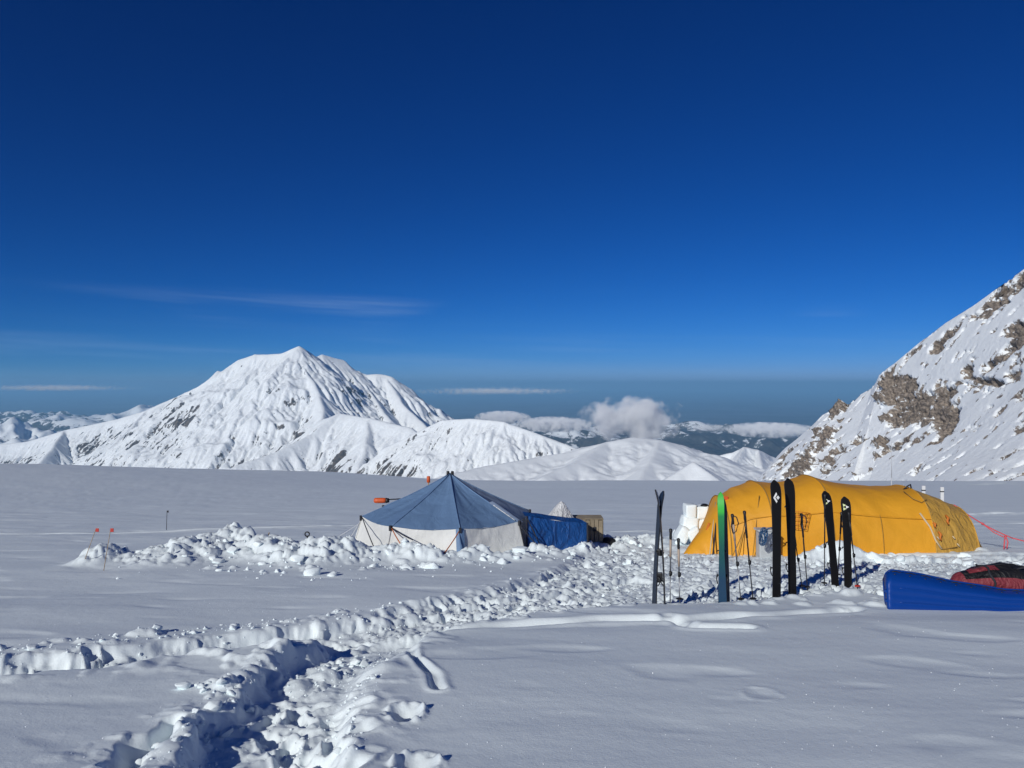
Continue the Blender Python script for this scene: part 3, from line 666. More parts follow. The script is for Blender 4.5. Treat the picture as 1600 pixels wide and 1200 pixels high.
# rocky mountainside on the right: lofted between its skyline and its foot
def loft_slope():
    nu, nv = 520, 300
    sky = [(1150, 790, 2650), (1185, 746, 2500), (1215, 712, 2430), (1262, 672, 2330), (1285, 648, 2280), (1322, 628, 2200), (1362, 606, 2100), (1374, 585, 2060), (1400, 568, 2000), (1440, 535, 1920), (1478, 505, 1840), (1520, 477, 1760), (1560, 448, 1690), (1600, 420, 1620), (1700, 340, 1450), (1850, 230, 1250), (2050, 80, 1050)]
    foot = [(1100, 800, 2420), (1140, 800, 2290), (1172, 800, 2150), (1200, 800, 2040), (1232, 800, 1930), (1260, 800, 1840), (1288, 800, 1740), (1316, 800, 1660), (1344, 800, 1590), (1372, 798, 1520), (1408, 795, 1430), (1446, 792, 1340), (1486, 790, 1250), (1536, 788, 1160), (1660, 785, 1010), (1810, 782, 870), (2160, 780, 700)]
    sp = np.array([at(*p) for p in sky]); fp = np.array([at(*p) for p in foot])
    tt = np.linspace(0, 1, len(sky)); U = np.linspace(0, 1, nu)
    # more columns where the picture shows the slope
    U = np.interp(np.linspace(0, 1, nu), [0, .06, .90, 1], [0, .05, .86, 1])
    sk = np.stack([np.interp(U, tt, sp[:, k]) for k in range(3)], -1); ft = np.stack([np.interp(U, tt, fp[:, k]) for k in range(3)], -1)
    V = np.linspace(-0.12, 1, nv)
    UU, VV = np.meshgrid(U, V)
    Pt = sk[None] * (1 - np.clip(VV, 0, 1))[..., None] + ft[None] * np.clip(VV, 0, 1)[..., None]
    back = np.clip(-VV, 0, 1)[..., None]                      # the far side of the crest
    Pt = Pt + back * np.array([1200.0, 2600.0, -2600.0])
    # hollow profile: steep above, easing out at the foot
    Pt[..., 2] -= 70 * np.sin(np.pi * np.clip(VV, 0, 1)) * sstep(0.2, 0.7, UU)
    X, Y, Z = Pt[..., 0], Pt[..., 1], Pt[..., 2]
    px = 800 + X / Y * F; py = 600 - (Z - H) / Y * F          # where each place sits in the photograph, to lay out the rock bands
    px = px + 14 * fbm(X / 90, Z / 90, 4, 131); py = py + 14 * fbm(X / 90, Z / 90, 4, 137)
    rk = np.full(X.shape, -0.27)
    def blob(cx, cy, rx, ry, rot, s):
        nonlocal rk
        a = math.radians(rot); dx, dy = px - cx, py - cy
        u = (dx * math.cos(a) + dy * math.sin(a)) / rx; v = (-dx * math.sin(a) + dy * math.cos(a)) / ry
        rk = np.maximum(rk, s - 0.75 * (u * u + v * v))
    for b in ((1395, 605, 34, 42, -35, .62), (1425, 635, 45, 28, 20, .66), (1470, 640, 26, 48, -8, .66), (1405, 650, 34, 22, -20, .55), (1470, 672, 14, 34, 14, .55), (1440, 660, 30, 18, 0, .5), (1385, 620, 22, 22, -50, .6),
              (1512, 582, 18, 22, 0, .50), (1548, 566, 40, 12, -25, .42), (1490, 600, 46, 9, 15, .34), (1400, 700, 60, 9, -38, .42), (1425, 688, 22, 10, -30, .44),
              (1318, 634, 34, 9, -38, .52), (1285, 690, 42, 22, -42, .44), (1250, 722, 46, 16, -48, .46), (1262, 733, 14, 30, 22, .52), (1300, 715, 18, 34, 25, .36), (1225, 722, 30, 10, -48, .46),
              (1440, 545, 40, 7, -40, .36), (1565, 462, 70, 9, -38, .46), (1552, 480, 40, 8, -38, .46), (1595, 440, 40, 16, -38, .46), (1465, 545, 16, 12, -30, .36), (1588, 520, 30, 20, -30, .40), (1590, 590, 26, 14, -30, .46), (1575, 545, 55, 12, -25, .34), (1540, 600, 40, 10, 10, .30), (1480, 525, 40, 7, -38, .36),
              (1590, 625, 20, 9, -50, .36), (1560, 645, 20, 8, -55, .22), (1380, 690, 16, 8, -40, .34), (1340, 690, 20, 9, -40, .26), (1650, 480, 60, 40, -30, .4), (1720, 560, 90, 40, -30, .35)):
        blob(*b)
    st_u = (X * 0.55 + Y * 0.55) / 42; st_v = Z / 130
    rk = rk + 0.5 * (ridged(st_u, st_v, 4, 141, .6) - 0.95) + 0.20 * fbm(X / 16, Z / 16, 3, 149) + 0.05
    rm = sstep(0.05, 0.42, rk)
    # rock stands proud and rough, the snow lies smooth with faint fall-line streaks
    n = np.cross(np.gradient(Pt, axis=1), np.gradient(Pt, axis=0)); n /= np.linalg.norm(n, axis=-1, keepdims=True) + 1e-9
    n *= np.sign(-(n[..., 1:2]))                               # towards the camera
    crag = (ridged(X / 34 + Y / 60, Z / 34, 5, 151, .6) - 0.7)
    disp = rm * (7.0 + 16 * crag) + (1 - rm) * (1.2 * fbm(st_u * .9, st_v * .35, 4, 161) + 0.35 * fbm(X / 12, Z / 12, 3, 163)) + 9 * fbm(X / 230, Z / 230, 3, 167)
    Pt = Pt + n * (disp * sstep(-0.12, 0.03, VV))[..., None]
    return structure(grid_obj('mountainside', Pt[..., 0], Pt[..., 1], Pt[..., 2], 'crag', rock=np.clip(rk * 1.0 + 0.30, -1, 0.80)))
mountainside = loft_slope()

# far ranges and the lowland beyond
def far_range(name, x0, x1, y0, y1, nx, ny, top, seed, wl=5200):
    X, Y = np.meshgrid(np.linspace(x0, x1, nx), np.linspace(y0, y1, ny))
    e = sstep(0, .25, (X - x0) / (x1 - x0)) * sstep(1, .75, (X - x0) / (x1 - x0)) * sstep(0, .2, (Y - y0) / (y1 - y0)) * sstep(1, .8, (Y - y0) / (y1 - y0))
    wp = .35 * fbm(X / 5000, Y / 5000, 4, seed + 2)
    h = 0.50 + 0.42 * fbm(X / wl + wp, Y / wl - wp, 7, seed, .5) + 0.16 * (ridged(X / 2600, Y / 2600, 5, seed + 6, .55) - 1)
    Z = -4060 + e * (top + 4000) * np.clip(h, 0, 1.1)
    Z = erode(Z, (x1 - x0) / (nx - 1), (y1 - y0) / (ny - 1), 10, 0.06, 60)
    rock = 0.75 - 0.75 * sstep(-3300, -1700, Z) + 0.25 * fbm(X / 2500, Y / 2500, 3, seed + 4)
    return structure(grid_obj(name, X, Y, Z, 'far', rock=rock))
far_range('mountain_range', -40000, -9000, 24000, 40000, 330, 170, -1250, 200, 8000)
far_range('mountain_range', -70000, -18000, 46000, 76000, 300, 150, -1500, 210, 11000)
far_range('mountain_range', -12000, 26000, 36000, 62000, 260, 140, -2350, 220, 9000)
gx_, gy_ = np.meshgrid(np.linspace(-3.8e5, 3.8e5, 90), np.linspace(1500, 4.5e5, 90))
structure(grid_obj('lowland', gx_, gy_, np.full(gx_.shape, -4030.0), 'low'))

# ------------------------------------------------------------------ clouds (volumes with soft, broken edges)
def cloud_mat(dens, size, thr, fall):
    m = bpy.data.materials.new('cloud_vapour'); m.use_nodes = True; n = m.node_tree.nodes; l = m.node_tree.links; n.clear()
    out = n.new('ShaderNodeOutputMaterial'); pv = n.new('ShaderNodeVolumePrincipled')
    pv.inputs['Color'].default_value = (0.995, 0.995, 0.995, 1); pv.inputs['Anisotropy'].default_value = -0.3
    tc = n.new('ShaderNodeTexCoord'); ln = n.new('ShaderNodeVectorMath'); ln.operation = 'LENGTH'; l.new(tc.outputs['Object'], ln.inputs[0])
    ge = n.new('ShaderNodeNewGeometry')
    t = n.new('ShaderNodeTexNoise'); t.inputs['Scale'].default_value = 1.0 / size; t.inputs['Detail'].default_value = 4; t.inputs['Roughness'].default_value = 0.58
    l.new(ge.outputs['Position'], t.inputs['Vector'])
    a = n.new('ShaderNodeMath'); a.operation = 'MULTIPLY_ADD'; a.inputs[1].default_value = -fall; l.new(ln.outputs['Value'], a.inputs[0]); l.new(t.outputs['Fac'], a.inputs[2])
    mr = n.new('ShaderNodeMapRange'); mr.inputs['From Min'].default_value = thr; mr.inputs['From Max'].default_value = thr + 0.14
    mr.inputs['To Max'].default_value = dens; l.new(a.outputs[0], mr.inputs['Value'])
    l.new(mr.outputs[0], pv.inputs['Density']); l.new(pv.outputs[0], out.inputs['Volume']); return m
def cloud(px, py, d, w, h, dp, dens, thr, fall, label, group=None):
    bm = bmesh.new(); bmesh.ops.create_icosphere(bm, subdivisions=3, radius=1); me = bpy.data.meshes.new('cloud'); bm.to_mesh(me); bm.free()
    hw, hh = w / F * d / 2, h / F * d / 2
    me.materials.append(cloud_mat(dens / hh, hh * 0.9, thr, fall))
    o = bpy.data.objects.new('cloud', me); C.objects.link(o); o.location = at(px, py, d); o.scale = (hw, dp, hh)
    tag(o, label, 'cloud', group); return o
cloud(988, 655, 14500, 185, 84, 560, 3.6, 0.17, 0.42, 'white puffy cloud hanging just above the smooth snow dome')
for i, (px, py, d, w, h, lb) in enumerate((
        (1205, 672, 33000, 150, 24, 'wide low cloud bank left of the rocky mountainside'), (1105, 668, 36000, 90, 16, 'small low cloud right of the puffy cloud over the dome'),
        (865, 663, 30000, 130, 24, 'grey cloud bank left of the puffy cloud over the dome'), (785, 652, 32000, 90, 20, 'small cloud above the snow hill right of the big mountain'),
        (770, 611, 60000, 320, 15, 'long thin cloud streak right of the big mountain'), (80, 606, 60000, 300, 13, 'long hazy cloud streak at the left edge of the horizon'))):
    cloud(px, py, d, w, h, 1500 + d * .03, 0.5 if h < 20 else 2.6, 0.36 if h < 20 else 0.28, 0.30, lb, 'distant clouds along the horizon')

# ------------------------------------------------------------------ the air
def haze_box():
    x, y0, y1, z0, z1 = 3.9e5, -2500.0, 4.6e5, -4070.0, 1100.0
    v = [(a, b, c) for c in (z0, z1) for b in (y0, y1) for a in (-x, x)]
    f = [(0, 2, 3, 1), (4, 5, 7, 6), (0, 1, 5, 4), (2, 6, 7, 3), (0, 4, 6, 2), (1, 3, 7, 5)]
    o = mesh_obj('haze', v, f); m = bpy.data.materials.new('haze'); m.use_nodes = True; n = m.node_tree.nodes; n.clear()
    out = n.new('ShaderNodeOutputMaterial'); pv = n.new('ShaderNodeVolumePrincipled')
    pv.inputs['Density'].default_value = HAZE_D; pv.inputs['Color'].default_value = HAZE_C
    m.node_tree.links.new(pv.outputs[0], out.inputs['Volume']); o.data.materials.append(m); o['kind'] = 'stuff'; return o
HAZE_D, HAZE_C = 9.0e-6, (0.33, 0.69, 1.0, 1)
haze_box()
#__THINGS__
# ------------------------------------------------------------------ blue and white octagonal tent
def hashn(v, s, o=0.0): return mnoise.noise(Vector((v[0] * s + o, v[1] * s - o, v[2] * s)))
def blue_tent():
    d = 17.2; cx = (699 - 800) / F * d; gzc = gz(cx, d)
    t = thing('octagonal_tent', 'octagonal tent with faded blue roof and off-white walls behind the snow rubble', 'tent', (cx, d, gzc))
    ap = at(703, 740, d) - Vector((cx, d, gzc)); ez = at(725, 826, d - 1.8).z - gzc
    Re, Rb, zb = 1.86, 2.10, -0.12
    ang = [R(-77.5 + 45 * k) for k in range(8)]                      # corner 0 looks at the camera
    E_ = [Vector((Re * math.cos(a), Re * math.sin(a), ez)) for a in ang]
    B_ = [Vector((Rb * math.cos(a), Rb * math.sin(a), zb)) for a in ang]
    for k in range(8):
        e0, e1 = E_[k], E_[(k + 1) % 8]; b0, b1 = B_[k], B_[(k + 1) % 8]
        out = (e0 + e1); out.z = 0; out.normalize()
        def roof(u, v):
            q = ap.lerp(e0.lerp(e1, u), v)
            s = math.sin(math.pi * u) * v
            q = q - Vector((0, 0, 0.085 * math.sin(math.pi * v ** 0.8) * (0.5 + 0.5 * math.sin(math.pi * u)) + 0.055 * s * (1 - v) - 0.0 * s))
            q = q - Vector((0, 0, 0.05 * math.sin(math.pi * u) * v ** 6))
            w = 0.018 * hashn((u * 2.2, v * 0.8, k), 2.6) * math.sin(math.pi * u) * min(1, v * 2) + 0.010 * hashn((u * 9, v * 1.3, k * 3), 1.5) * math.sin(math.pi * u) * v
            return q + Vector((0, 0, w)) + out * w
        patch('roof_panel', roof, 22, 22, 'roof_grey' if k in (1, 2) else 'roof', t)
        def wallp(u, v):
            q = e0.lerp(e1, u).lerp(b0.lerp(b1, u), v)
            q = q - Vector((0, 0, 0.045 * math.sin(math.pi * u) * (1 - v)))
            n = 0.030 * hashn((u * 1.6 + v * 1.3, v * 1.5 - u, k * 2), 2.2) + 0.014 * hashn((u * 6, v * 2 + u * 3, k), 1.6)
            return q + out * (n - 0.05 * math.sin(math.pi * u) * math.sin(math.pi * v) - 0.012) * math.sin(math.pi * min(1, max(0, u))) ** 0.5
        patch('wall_panel', wallp, 22, 12, 'wall', t)
        def skirt(u, v):
            q = e0.lerp(e1, u).lerp(b0.lerp(b1, u), 0.80 + 0.26 * v); return q + out * (0.012 + 0.02 * v)
        patch('ground_skirt', skirt, 10, 3, 'roof', t)
        tube('ridge_seam', [roof(0, i / 12) + Vector((0, 0, 0.006)) for i in range(13)], 0.013, 'roof', t, 6)
        a2 = Vector((e0.x, e0.y, 0)).normalized()
        tube('corner_pole', [e0 + a2 * 0.012, b0 + a2 * 0.012], 0.016, 'wall' if k in (7,) else 'dark' if k == 1 else 'wall', t, 6)
        box('corner_tab', e0 + a2 * 0.03 - Vector((0, 0, 0.03)), (0.05, 0.05, 0.11), 'dark', t, 0.008, (0, 0, ang[k]))
    # blue band on the corner that looks at the camera
    e0, b0 = E_[0], B_[0]; a2 = Vector((e0.x, e0.y, 0)).normalized(); sd = Vector((-a2.y, a2.x, 0))
    patch('corner_band', lambda u, v: (e0.lerp(b0, v) + sd * (u - 0.5) * 0.17 + a2 * (0.035 - 0.09 * abs(u - .5))), 4, 8, 'roof', t)
    # roof vents
    for dx in (-0.035, 0.045):
        V, Fc = tube_geo([ap + Vector((dx, 0, -0.04)), ap + Vector((dx * 1.3, 0, 0.055))], [0.045, 0.03], 8); mesh_obj('roof_vent', V, Fc, 'black', t, True)
    # roof flap with pale piping at the right-hand corner
    e1 = E_[1]
    patch('roof_flap', lambda u, v: ap.lerp(e1, 0.62 + 0.40 * v) + Vector((0.02 + 0.15 * (u - .5), 0, 0.03 - 0.06 * abs(u - .5))), 4, 10, 'roof_grey', t)
    tube('flap_piping', [ap.lerp(e1, s) + Vector((-0.07, -0.03, 0.03)) for s in (0.70, 0.8, 0.92, 1.0)], 0.009, 'tarp', t, 6)
    # guy lines
    def peg(px, py, dd): 
        p = at(px, py, dd); p.z = gz(p.x, p.y) + 0.02; return p - Vector((cx, d, gzc))
    for k, q, m in ((7, (625, 858, 14.9), 'orange_cord'), (7, (645, 858, 14.8), 'dark'), (0, (694, 862, 14.6), 'orange_cord'), (6, (536, 850, 16.6), 'pale_cord'), (6, (585, 862, 15.0), 'dark'), (1, (838, 862, 15.6), 'dark'), (5, (520, 832, 19.5), 'pale_cord')):
        tube('guy_line', sag(E_[k] + Vector((0, 0, -0.02)), peg(*q), 0.015, 6), 0.011 if m != 'pale_cord' else 0.007, m, t, 5)
    return t
octo = blue_tent()

def annex():
    # low royal-blue fabric wind wall that runs off the tent's right-hand corner
    p0, p1 = at(824, 806, 16.4), at(917, 817, 17.0)
    t = thing('fabric_annex', 'low royal blue fabric annex wall joined to the right of the octagonal tent', 'annex', ((p0 + p1) / 2).xy.to_3d() + Vector((0, 0, gz(*((p0 + p1) / 2).xy))))
    o = t.location; top0, top1 = p0 - o, p1 - o; bk = Vector((-0.1, 0.62, -0.02))
    def face(u, v):
        q = top0.lerp(top1, u); h = q.z - (-0.15)
        q = q + Vector((0, -0.10 * v, -h * v)); q.z -= 0.03 * math.sin(math.pi * u) * (1 - v)
        w = 0.035 * hashn((u * 5 + v * 2.5, v * 1.2, 3), 1.7) + 0.018 * hashn((u * 14 + v * 6, v * 2, 8), 1.3)
        if 0.30 < v < 0.38: w += 0.02
        return q + Vector((0, -1, 0)) * w * (0.3 + v)
    patch('front_wall', face, 44, 18, 'royal', t)
    patch('top_cover', lambda u, v: top0.lerp(top1, u) + bk * v + Vector((0, 0, 0.006 - 0.04 * math.sin(math.pi * v) - 0.03 * math.sin(math.pi * u) * (1 - v) + 0.02 * hashn((u * 4, v * 2, 5), 1.5))), 24, 8, 'royal', t)
    patch('end_wall', lambda u, v: top1 + bk * u + Vector((0.004, 0, -(top1.z + 0.15) * v)), 6, 8, 'royal', t)
    tube('edge_piping', [face(0, i / 8) + Vector((-0.01, -0.015, 0)) for i in range(9)], 0.016, 'dark', t, 6)
    tube('edge_piping', [face(1, i / 8) + Vector((0.01, -0.015, 0)) for i in range(9)], 0.022, 'dark', t, 6)
    tube('guy_line', [top0 + Vector((0, -.06, -.05)), top0 + Vector((0.35, -0.28, -0.75))], 0.012, 'dark', t, 5)
annex()

def tarp_bundle():
    c = at(874, 812, 18.0); c.z = gz(c.x, c.y); top = at(880, 783, 18.0).z - c.z
    t = thing('tarp_bundle', 'white plastic tarp bundle with a peaked top behind the blue annex', 'tarp', c)
    nu, nv = 36, 22; V = []; Fc = []
    for j in range(nv + 1):
        v = j / nv
        for i in range(nu):
            a = 2 * math.pi * i / nu
            r = (0.50 * (1 - v) ** .62 * (1 - .35 * v) + 0.03 * (1 - v ** 6)) * (1 + 0.16 * math.sin(a * 3 + 1) * (1 - v * .5) + 0.10 * mnoise.noise(Vector((math.cos(a) * 2, math.sin(a) * 2, v * 2))) + 0.05 * math.sin(a * 9 + v * 4))
            if j == nv: r = 0.004
            V.append(Vector((r * math.cos(a) * (1.45 - .4 * v) + 0.10 * v - .05, r * math.sin(a) * 0.8, top * (v ** 0.8) + (0.0 if v > .9 else 0.07 * math.sin(a * 2) * v * (1 - v)) - 0.1 * (1 - v))))
    for j in range(nv):
        for i in range(nu): Fc.append((j * nu + i, j * nu + (i + 1) % nu, (j + 1) * nu + (i + 1) % nu, (j + 1) * nu + i))
    mesh_obj('tarp', V, Fc, 'tarp', t, True)
    tube('strap', [(-0.24, -0.5, 0.10), (-0.20, -0.46, 0.34), (-0.12, -0.42, 0.46), (0.02, -0.40, 0.44), (0.10, -0.40, 0.38)], 0.016, 'dark', t, 6)
    tube('strap', [(0.30, -0.36, 0.42), (0.34, -0.38, 0.30), (0.30, -0.42, 0.10)], 0.018, 'dark', t, 6)
tarp_bundle()

def crate():
    c = at(917, 830, 18.2); c.z = gz(c.x, c.y) ; h = at(917, 809, 18.2).z - c.z; w = 46 / F * 18.2
    t = thing('wooden_crate', 'tan boarded crate standing at the far end of the blue annex', 'crate', c)
    for k in range(7):
        box('board', (-w / 2 + w * (k + .5) / 7, -0.26, h / 2 - 0.05), (w / 7 - 0.010, 0.028, h + 0.1 - (0.03 if k % 3 == 0 else 0)), 'crate', t, 0.004)
        box('board', (-w / 2 + w * (k + .5) / 7, 0.26, h / 2 - 0.05), (w / 7 - 0.010, 0.028, h + 0.1), 'crate', t, 0.004)
    for sx in (-1, 1):
        for k in range(4): box('board', (sx * (w / 2 - 0.0), -0.19 + 0.127 * k, h / 2 - 0.05), (0.026, 0.118, h + 0.09), 'crate', t, 0.004)
    for k in range(4): box('lid_board', (0, -0.20 + 0.133 * k, h + 0.014), (w + 0.03, 0.126, 0.024), 'crate', t, 0.004)
    tube('rope', [(-w * .45, -0.29, h * .95), (-w * .1, -0.31, h * .1)], 0.014, 'tape', t, 6)
    box('latch', (w * .22, -0.285, h * .62), (0.07, 0.02, 0.10), 'dark', t, 0.005)
    c2 = at(949, 830, 18.0); c2.z = gz(c2.x, c2.y)
    V = []; Fc = []; nu = 14
    for j in range(6):
        v = j / 5
        for i in range(nu):
            a = 2 * math.pi * i / nu; r = (1 - v ** 2) ** .5 * (1 + .2 * math.sin(3 * a)) + .01; V.append((0.19 * r * math.cos(a), 0.12 * r * math.sin(a), 0.13 * v - .03 + .02 * math.sin(a * 2) * (1 - v)))
    for j in range(5):
        for i in range(nu): Fc.append((j * nu + i, j * nu + (i + 1) % nu, (j + 1) * nu + (i + 1) % nu, (j + 1) * nu + i))
    o = mesh_obj('stuff_sack', V, Fc, 'bagblack', None, True, c2); tag(o, 'small dark navy stuff sack on the snow right of the tan crate', 'sack')
    c3 = at(898, 812, 17.6); c3.z = gz(c3.x, c3.y)
    hh = at(898, 806, 17.6).z - c3.z
    o = mesh_obj('black_dry_bag', [Vector((v[0] * .9, v[1] * .9, v[2] * (hh / .1))) for v in V], Fc, 'bagblack', None, True, c3); tag(o, 'black dry bag between the white tarp bundle and the tan crate', 'bag')
crate()

# orange items that stick up behind the octagonal tent
def orange_float():
    p = at(597, 782, 18.6); base = Vector((p.x + 0.45, p.y, gz(p.x + .45, p.y)))
    t = thing('orange_float', 'orange-red capsule with a black end jutting out left of the blue roof', 'float', base); q = p - base
    pr = [(-.20, .012), (-.195, .04), (-.17, .062), (-.10, .066), (.02, .066), (.07, .062), (.10, .045), (.105, .01)]
    V, Fc = tube_geo([q + Vector((x, 0, 0.01 * x)) for x, r in pr], [r for x, r in pr], 14); mesh_obj('capsule', V, Fc, 'orange', t, True)
    V, Fc = tube_geo([q + Vector((.09, 0, 0)), q + Vector((.17, 0, 0))], [.068, .05], 14); mesh_obj('end_cap', V, Fc, 'black', t, True)
    tube('post', [(0, 0, -.2), (0, 0, q.z + .02)], 0.018, 'dark', t); tube('arm', [q + Vector((.1, 0, 0.02)), (0.02, 0, q.z + .04)], 0.015, 'dark', t)
orange_float()
def orange_marker():
    p = at(669.5, 744, 20.5); base = Vector((p.x, p.y, gz(p.x, p.y)))
    t = thing('marker_post', 'short orange marker on a post peeking over the blue roof left of its peak', 'marker', base); z = (p - base).z
    tube('post', [(0, 0, -.2), (0, 0, z - .14)], 0.016, 'bamboo', t); tube('marker_head', [(0, 0, z - .17), (0, 0, z - .16), (0, 0, z - .005), (0, 0, z)], [.03, .046, .046, .03], 'orange', t, 12)
orange_marker()

# ------------------------------------------------------------------ stack of cut snow blocks
def block_wall():
    c = at(1088, 845, 18.6); c.z = gz(c.x, c.y)
    t = thing('snow_block_wall', 'stack of white cut snow blocks left of the yellow tent', 'snow wall', c)
    def blk(px0, px1, py0, py1, dy, rot, dep=0.4):
        d = 18.6 + dy; a = at(px0, py1, d) - c; b = at(px1, py0, d) - c; m = (a + b) / 2; s = (b.x - a.x - .012, dep, b.z - a.z - .012)
        bm = bmesh.new(); bmesh.ops.create_cube(bm, size=1); bmesh.ops.subdivide_edges(bm, edges=list(bm.edges), cuts=5, use_grid_fill=True)
        for v in bm.verts:
            p = v.co.copy(); ln = max(abs(p.x), abs(p.y), abs(p.z)); rd = Vector((p.x, p.y, p.z)).normalized() * 0.62
            p = p.lerp(rd, 0.10 if py0 < 800 else 0.3); p = Vector((p.x * s[0], p.y * s[1], p.z * s[2])); p *= 1 + 0.14 * mnoise.noise(p * 5 + Vector((px0, py0, 0))); p.rotate(Matrix.Rotation(rot, 3, 'Y')); v.co = p + m
        me = bpy.data.meshes.new('snow_block'); bm.to_mesh(me); bm.free(); me.materials.append(M['chunk']); me.polygons.foreach_set('use_smooth', [True] * len(me.polygons))
        o = bpy.data.objects.new('snow_block', me); C.objects.link(o); o.parent = t
    for b in ((1069, 1086, 787, 808, 0, .02), (1086, 1104, 789, 809, .02, -.06), (1104, 1122, 792, 812, .1, .03), (1064, 1090, 806, 832, -.03, .12), (1085, 1118, 808, 836, .0, -.1), (1057, 1075, 822, 846, -.2, .5), (1074, 1094, 824, 848, -.22, -.4)): blk(*b)
    p = at(1101, 790, 18.5)
    V, Fc = [], []
    for j in range(7):
        v = j / 6 * math.pi / 2
        for i in range(16): V.append((0.10 * math.cos(v) * math.cos(i * math.pi / 8), 0.10 * math.cos(v) * math.sin(i * math.pi / 8), 0.055 * math.sin(v)))
    for j in range(6):
        for i in range(16): Fc.append((j * 16 + i, j * 16 + (i + 1) % 16, (j + 1) * 16 + (i + 1) % 16, (j + 1) * 16 + i))
    Fc.append(tuple(range(16))); o = mesh_obj('pot_lid', V, Fc, 'black', None, True, p + Vector((0, 0, -.008))); tag(o, 'black rounded pot lid lying on top of the snow block stack', 'lid')
block_wall()

# ------------------------------------------------------------------ yellow tunnel tent
def yellow_tent():
    ax = 17.7; c = Vector(((1300 - 800) / F * ax, ax, 0)); c.z = -S * ax - 0.02
    t = thing('tunnel_tent', 'long yellow tunnel tent with a khaki door end on the right', 'tent', c)
    # stations along the tent: picture x and y of the crest, half width, squareness of the arch
    st = [(1054, 859, 0.10, 2.0, -.75), (1090, 823, 0.55, 2.0, -.35), (1122, 775, 1.10, 2.3, -.05), (1150, 757, 1.32, 2.6, 0), (1200, 750.5, 1.40, 2.7, 0), (1265, 744, 1.42, 2.7, 0), (1335, 752.5, 1.42, 2.7, 0), (1412, 760, 1.36, 2.6, 0), (1455, 773, 1.24, 2.4, 0), (1488, 789, 1.02, 2.2, -.02), (1502, 825, .92, 2.0, -.05), (1517, 862, .85, 2.0, -.1)]
    xs = [(s[0] - 800) / F * ax - c.x for s in st]; zs = [H - (s[1] - 600) / F * ax - c.z for s in st]; ws = [s[2] for s in st]; ns = [s[3] for s in st]; ofs = [s[4] for s in st]
    zb = -0.16
    def surf(x, th):
        h = np.interp(x, xs, zs); w = np.interp(x, xs, ws); n = np.interp(x, xs, ns); of = np.interp(x, xs, ofs)
        cs, sn = math.cos(th), math.sin(th)
        y = -w * math.copysign(abs(cs) ** (2 / n), cs); z = zb + (h - zb) * max(sn, 0) ** (2 / n)
        return Vector((x, y + of, z))
    poles = [0, 2, 3.6, 5, 7, 9, 11]
    def xat(s): return np.interp(s, range(len(xs)), xs)
    for k, (s0, s1) in enumerate(zip(poles[:-1], poles[1:])):
        def f(u, v, s0=s0, s1=s1, k=k):
            x = xat(s0 + (s1 - s0) * u); th = math.pi * (0.0005 + 0.999 * v); p = surf(x, th)
            k_s = 0.10 if 1 <= k <= 3 else 0.03
            inn = Vector((0, -p.y * .6, -(p.z) * .5)); inn = inn.normalized() if inn.length > 1e-6 else inn
            w = 0.020 * hashn((x * 1.3, p.y * 1.6 + p.z, p.z), 1.4, k) + 0.012 * hashn((x * 3 + p.z * 2, p.z * 1.2, p.y), 1.8, 4)
            if k == 5 or k == 4: w *= 2.0
            return p + inn * (k_s * math.sin(math.pi * u) * math.sin(math.pi * v) ** .5 + w * math.sin(math.pi * u) ** .5)
        patch('end_panel' if k in (0, 5) else 'fabric_panel', f, 30, 72, 'khaki' if k >= 4 else 'yellow', t)
        if k: tube('pole_sleeve', [surf(xat(s0), math.pi * i / 40) * 1.004 for i in range(41)], 0.012, 'khaki' if k >= 4 else 'seam', t, 6)
    tube('hem', [surf(x, 0.02) + Vector((0, -.01, 0.02)) for x in np.linspace(xs[0], xs[-1], 60)], 0.012, 'seam', t, 5)
    # seams between roof and side
    for th, a, b in ((0.60, 3.6, 7), (0.60, 2, 3.6)):
        tube('side_seam', [surf(xat(s), th * 1.0) * 1.002 + Vector((0, -.004, 0.0)) for s in np.linspace(a, b, 24)], 0.006, 'yellow', t, 5)
    for s in (4.3, 6.0): tube('vertical_seam', [surf(xat(s), th) * 1.0015 for th in np.linspace(0.0, 0.62, 12)], 0.006, 'seam', t, 5)
    # door end: webbing, ties and zip
    def pt(px, py, dd=-1.0):
        p = at(px, py, ax + dd); return p - c
    def onsurf(px, py, lift=0.02):
        # first hit of the viewing ray with the tent skin
        best = None
        for s in np.linspace(0.2, 10.9, 160):
            x = xat(s)
            for th in np.linspace(0.03, 1.55, 60):
                p = surf(x, th); w = p + c; e = (800 + w.x / w.y * F - px) ** 2 + (600 - (w.z - H) / w.y * F - py) ** 2
                if best is None or e < best[0]: best = (e, p)
        return best[1] + Vector((0, -lift, lift * .5))
    tube('door_webbing', [onsurf(*q) for q in ((1437, 802), (1450, 825), (1462, 845), (1470, 858))], 0.020, 'tape', t, 6)
    tube('door_cord', [onsurf(*q) for q in ((1412, 768), (1425, 780), (1440, 785), (1447, 781))], 0.010, 'seam', t, 5)
    tube('door_cord', [onsurf(*q) for q in ((1470, 857), (1485, 858), (1496, 854))], 0.010, 'seam', t, 5)
    for q0, q1 in (((1475, 806), (1482, 820)), ((1457, 816), (1460, 826)), ((1464, 830), (1470, 845))):
        a, b = onsurf(*q0, .03), onsurf(*q1, .035); tube('door_tie', [a, a.lerp(b, .3) + Vector((.03, -.02, 0)), a.lerp(b, .6) + Vector((-.02, -.03, 0)), b], [0.02, 0.03, 0.026, 0.012], 'net', t, 6)
    for q in ((1488, 838), (1494, 850), (1463, 838)):
        a = onsurf(*q, .02); tube('door_toggle', [a, a + Vector((.05, -.01, -.06))], 0.014, 'tape', t, 6)
    # black clamp on the crest
    a = onsurf(1417, 763, 0.0); b = Vector((.0, 0, 0))
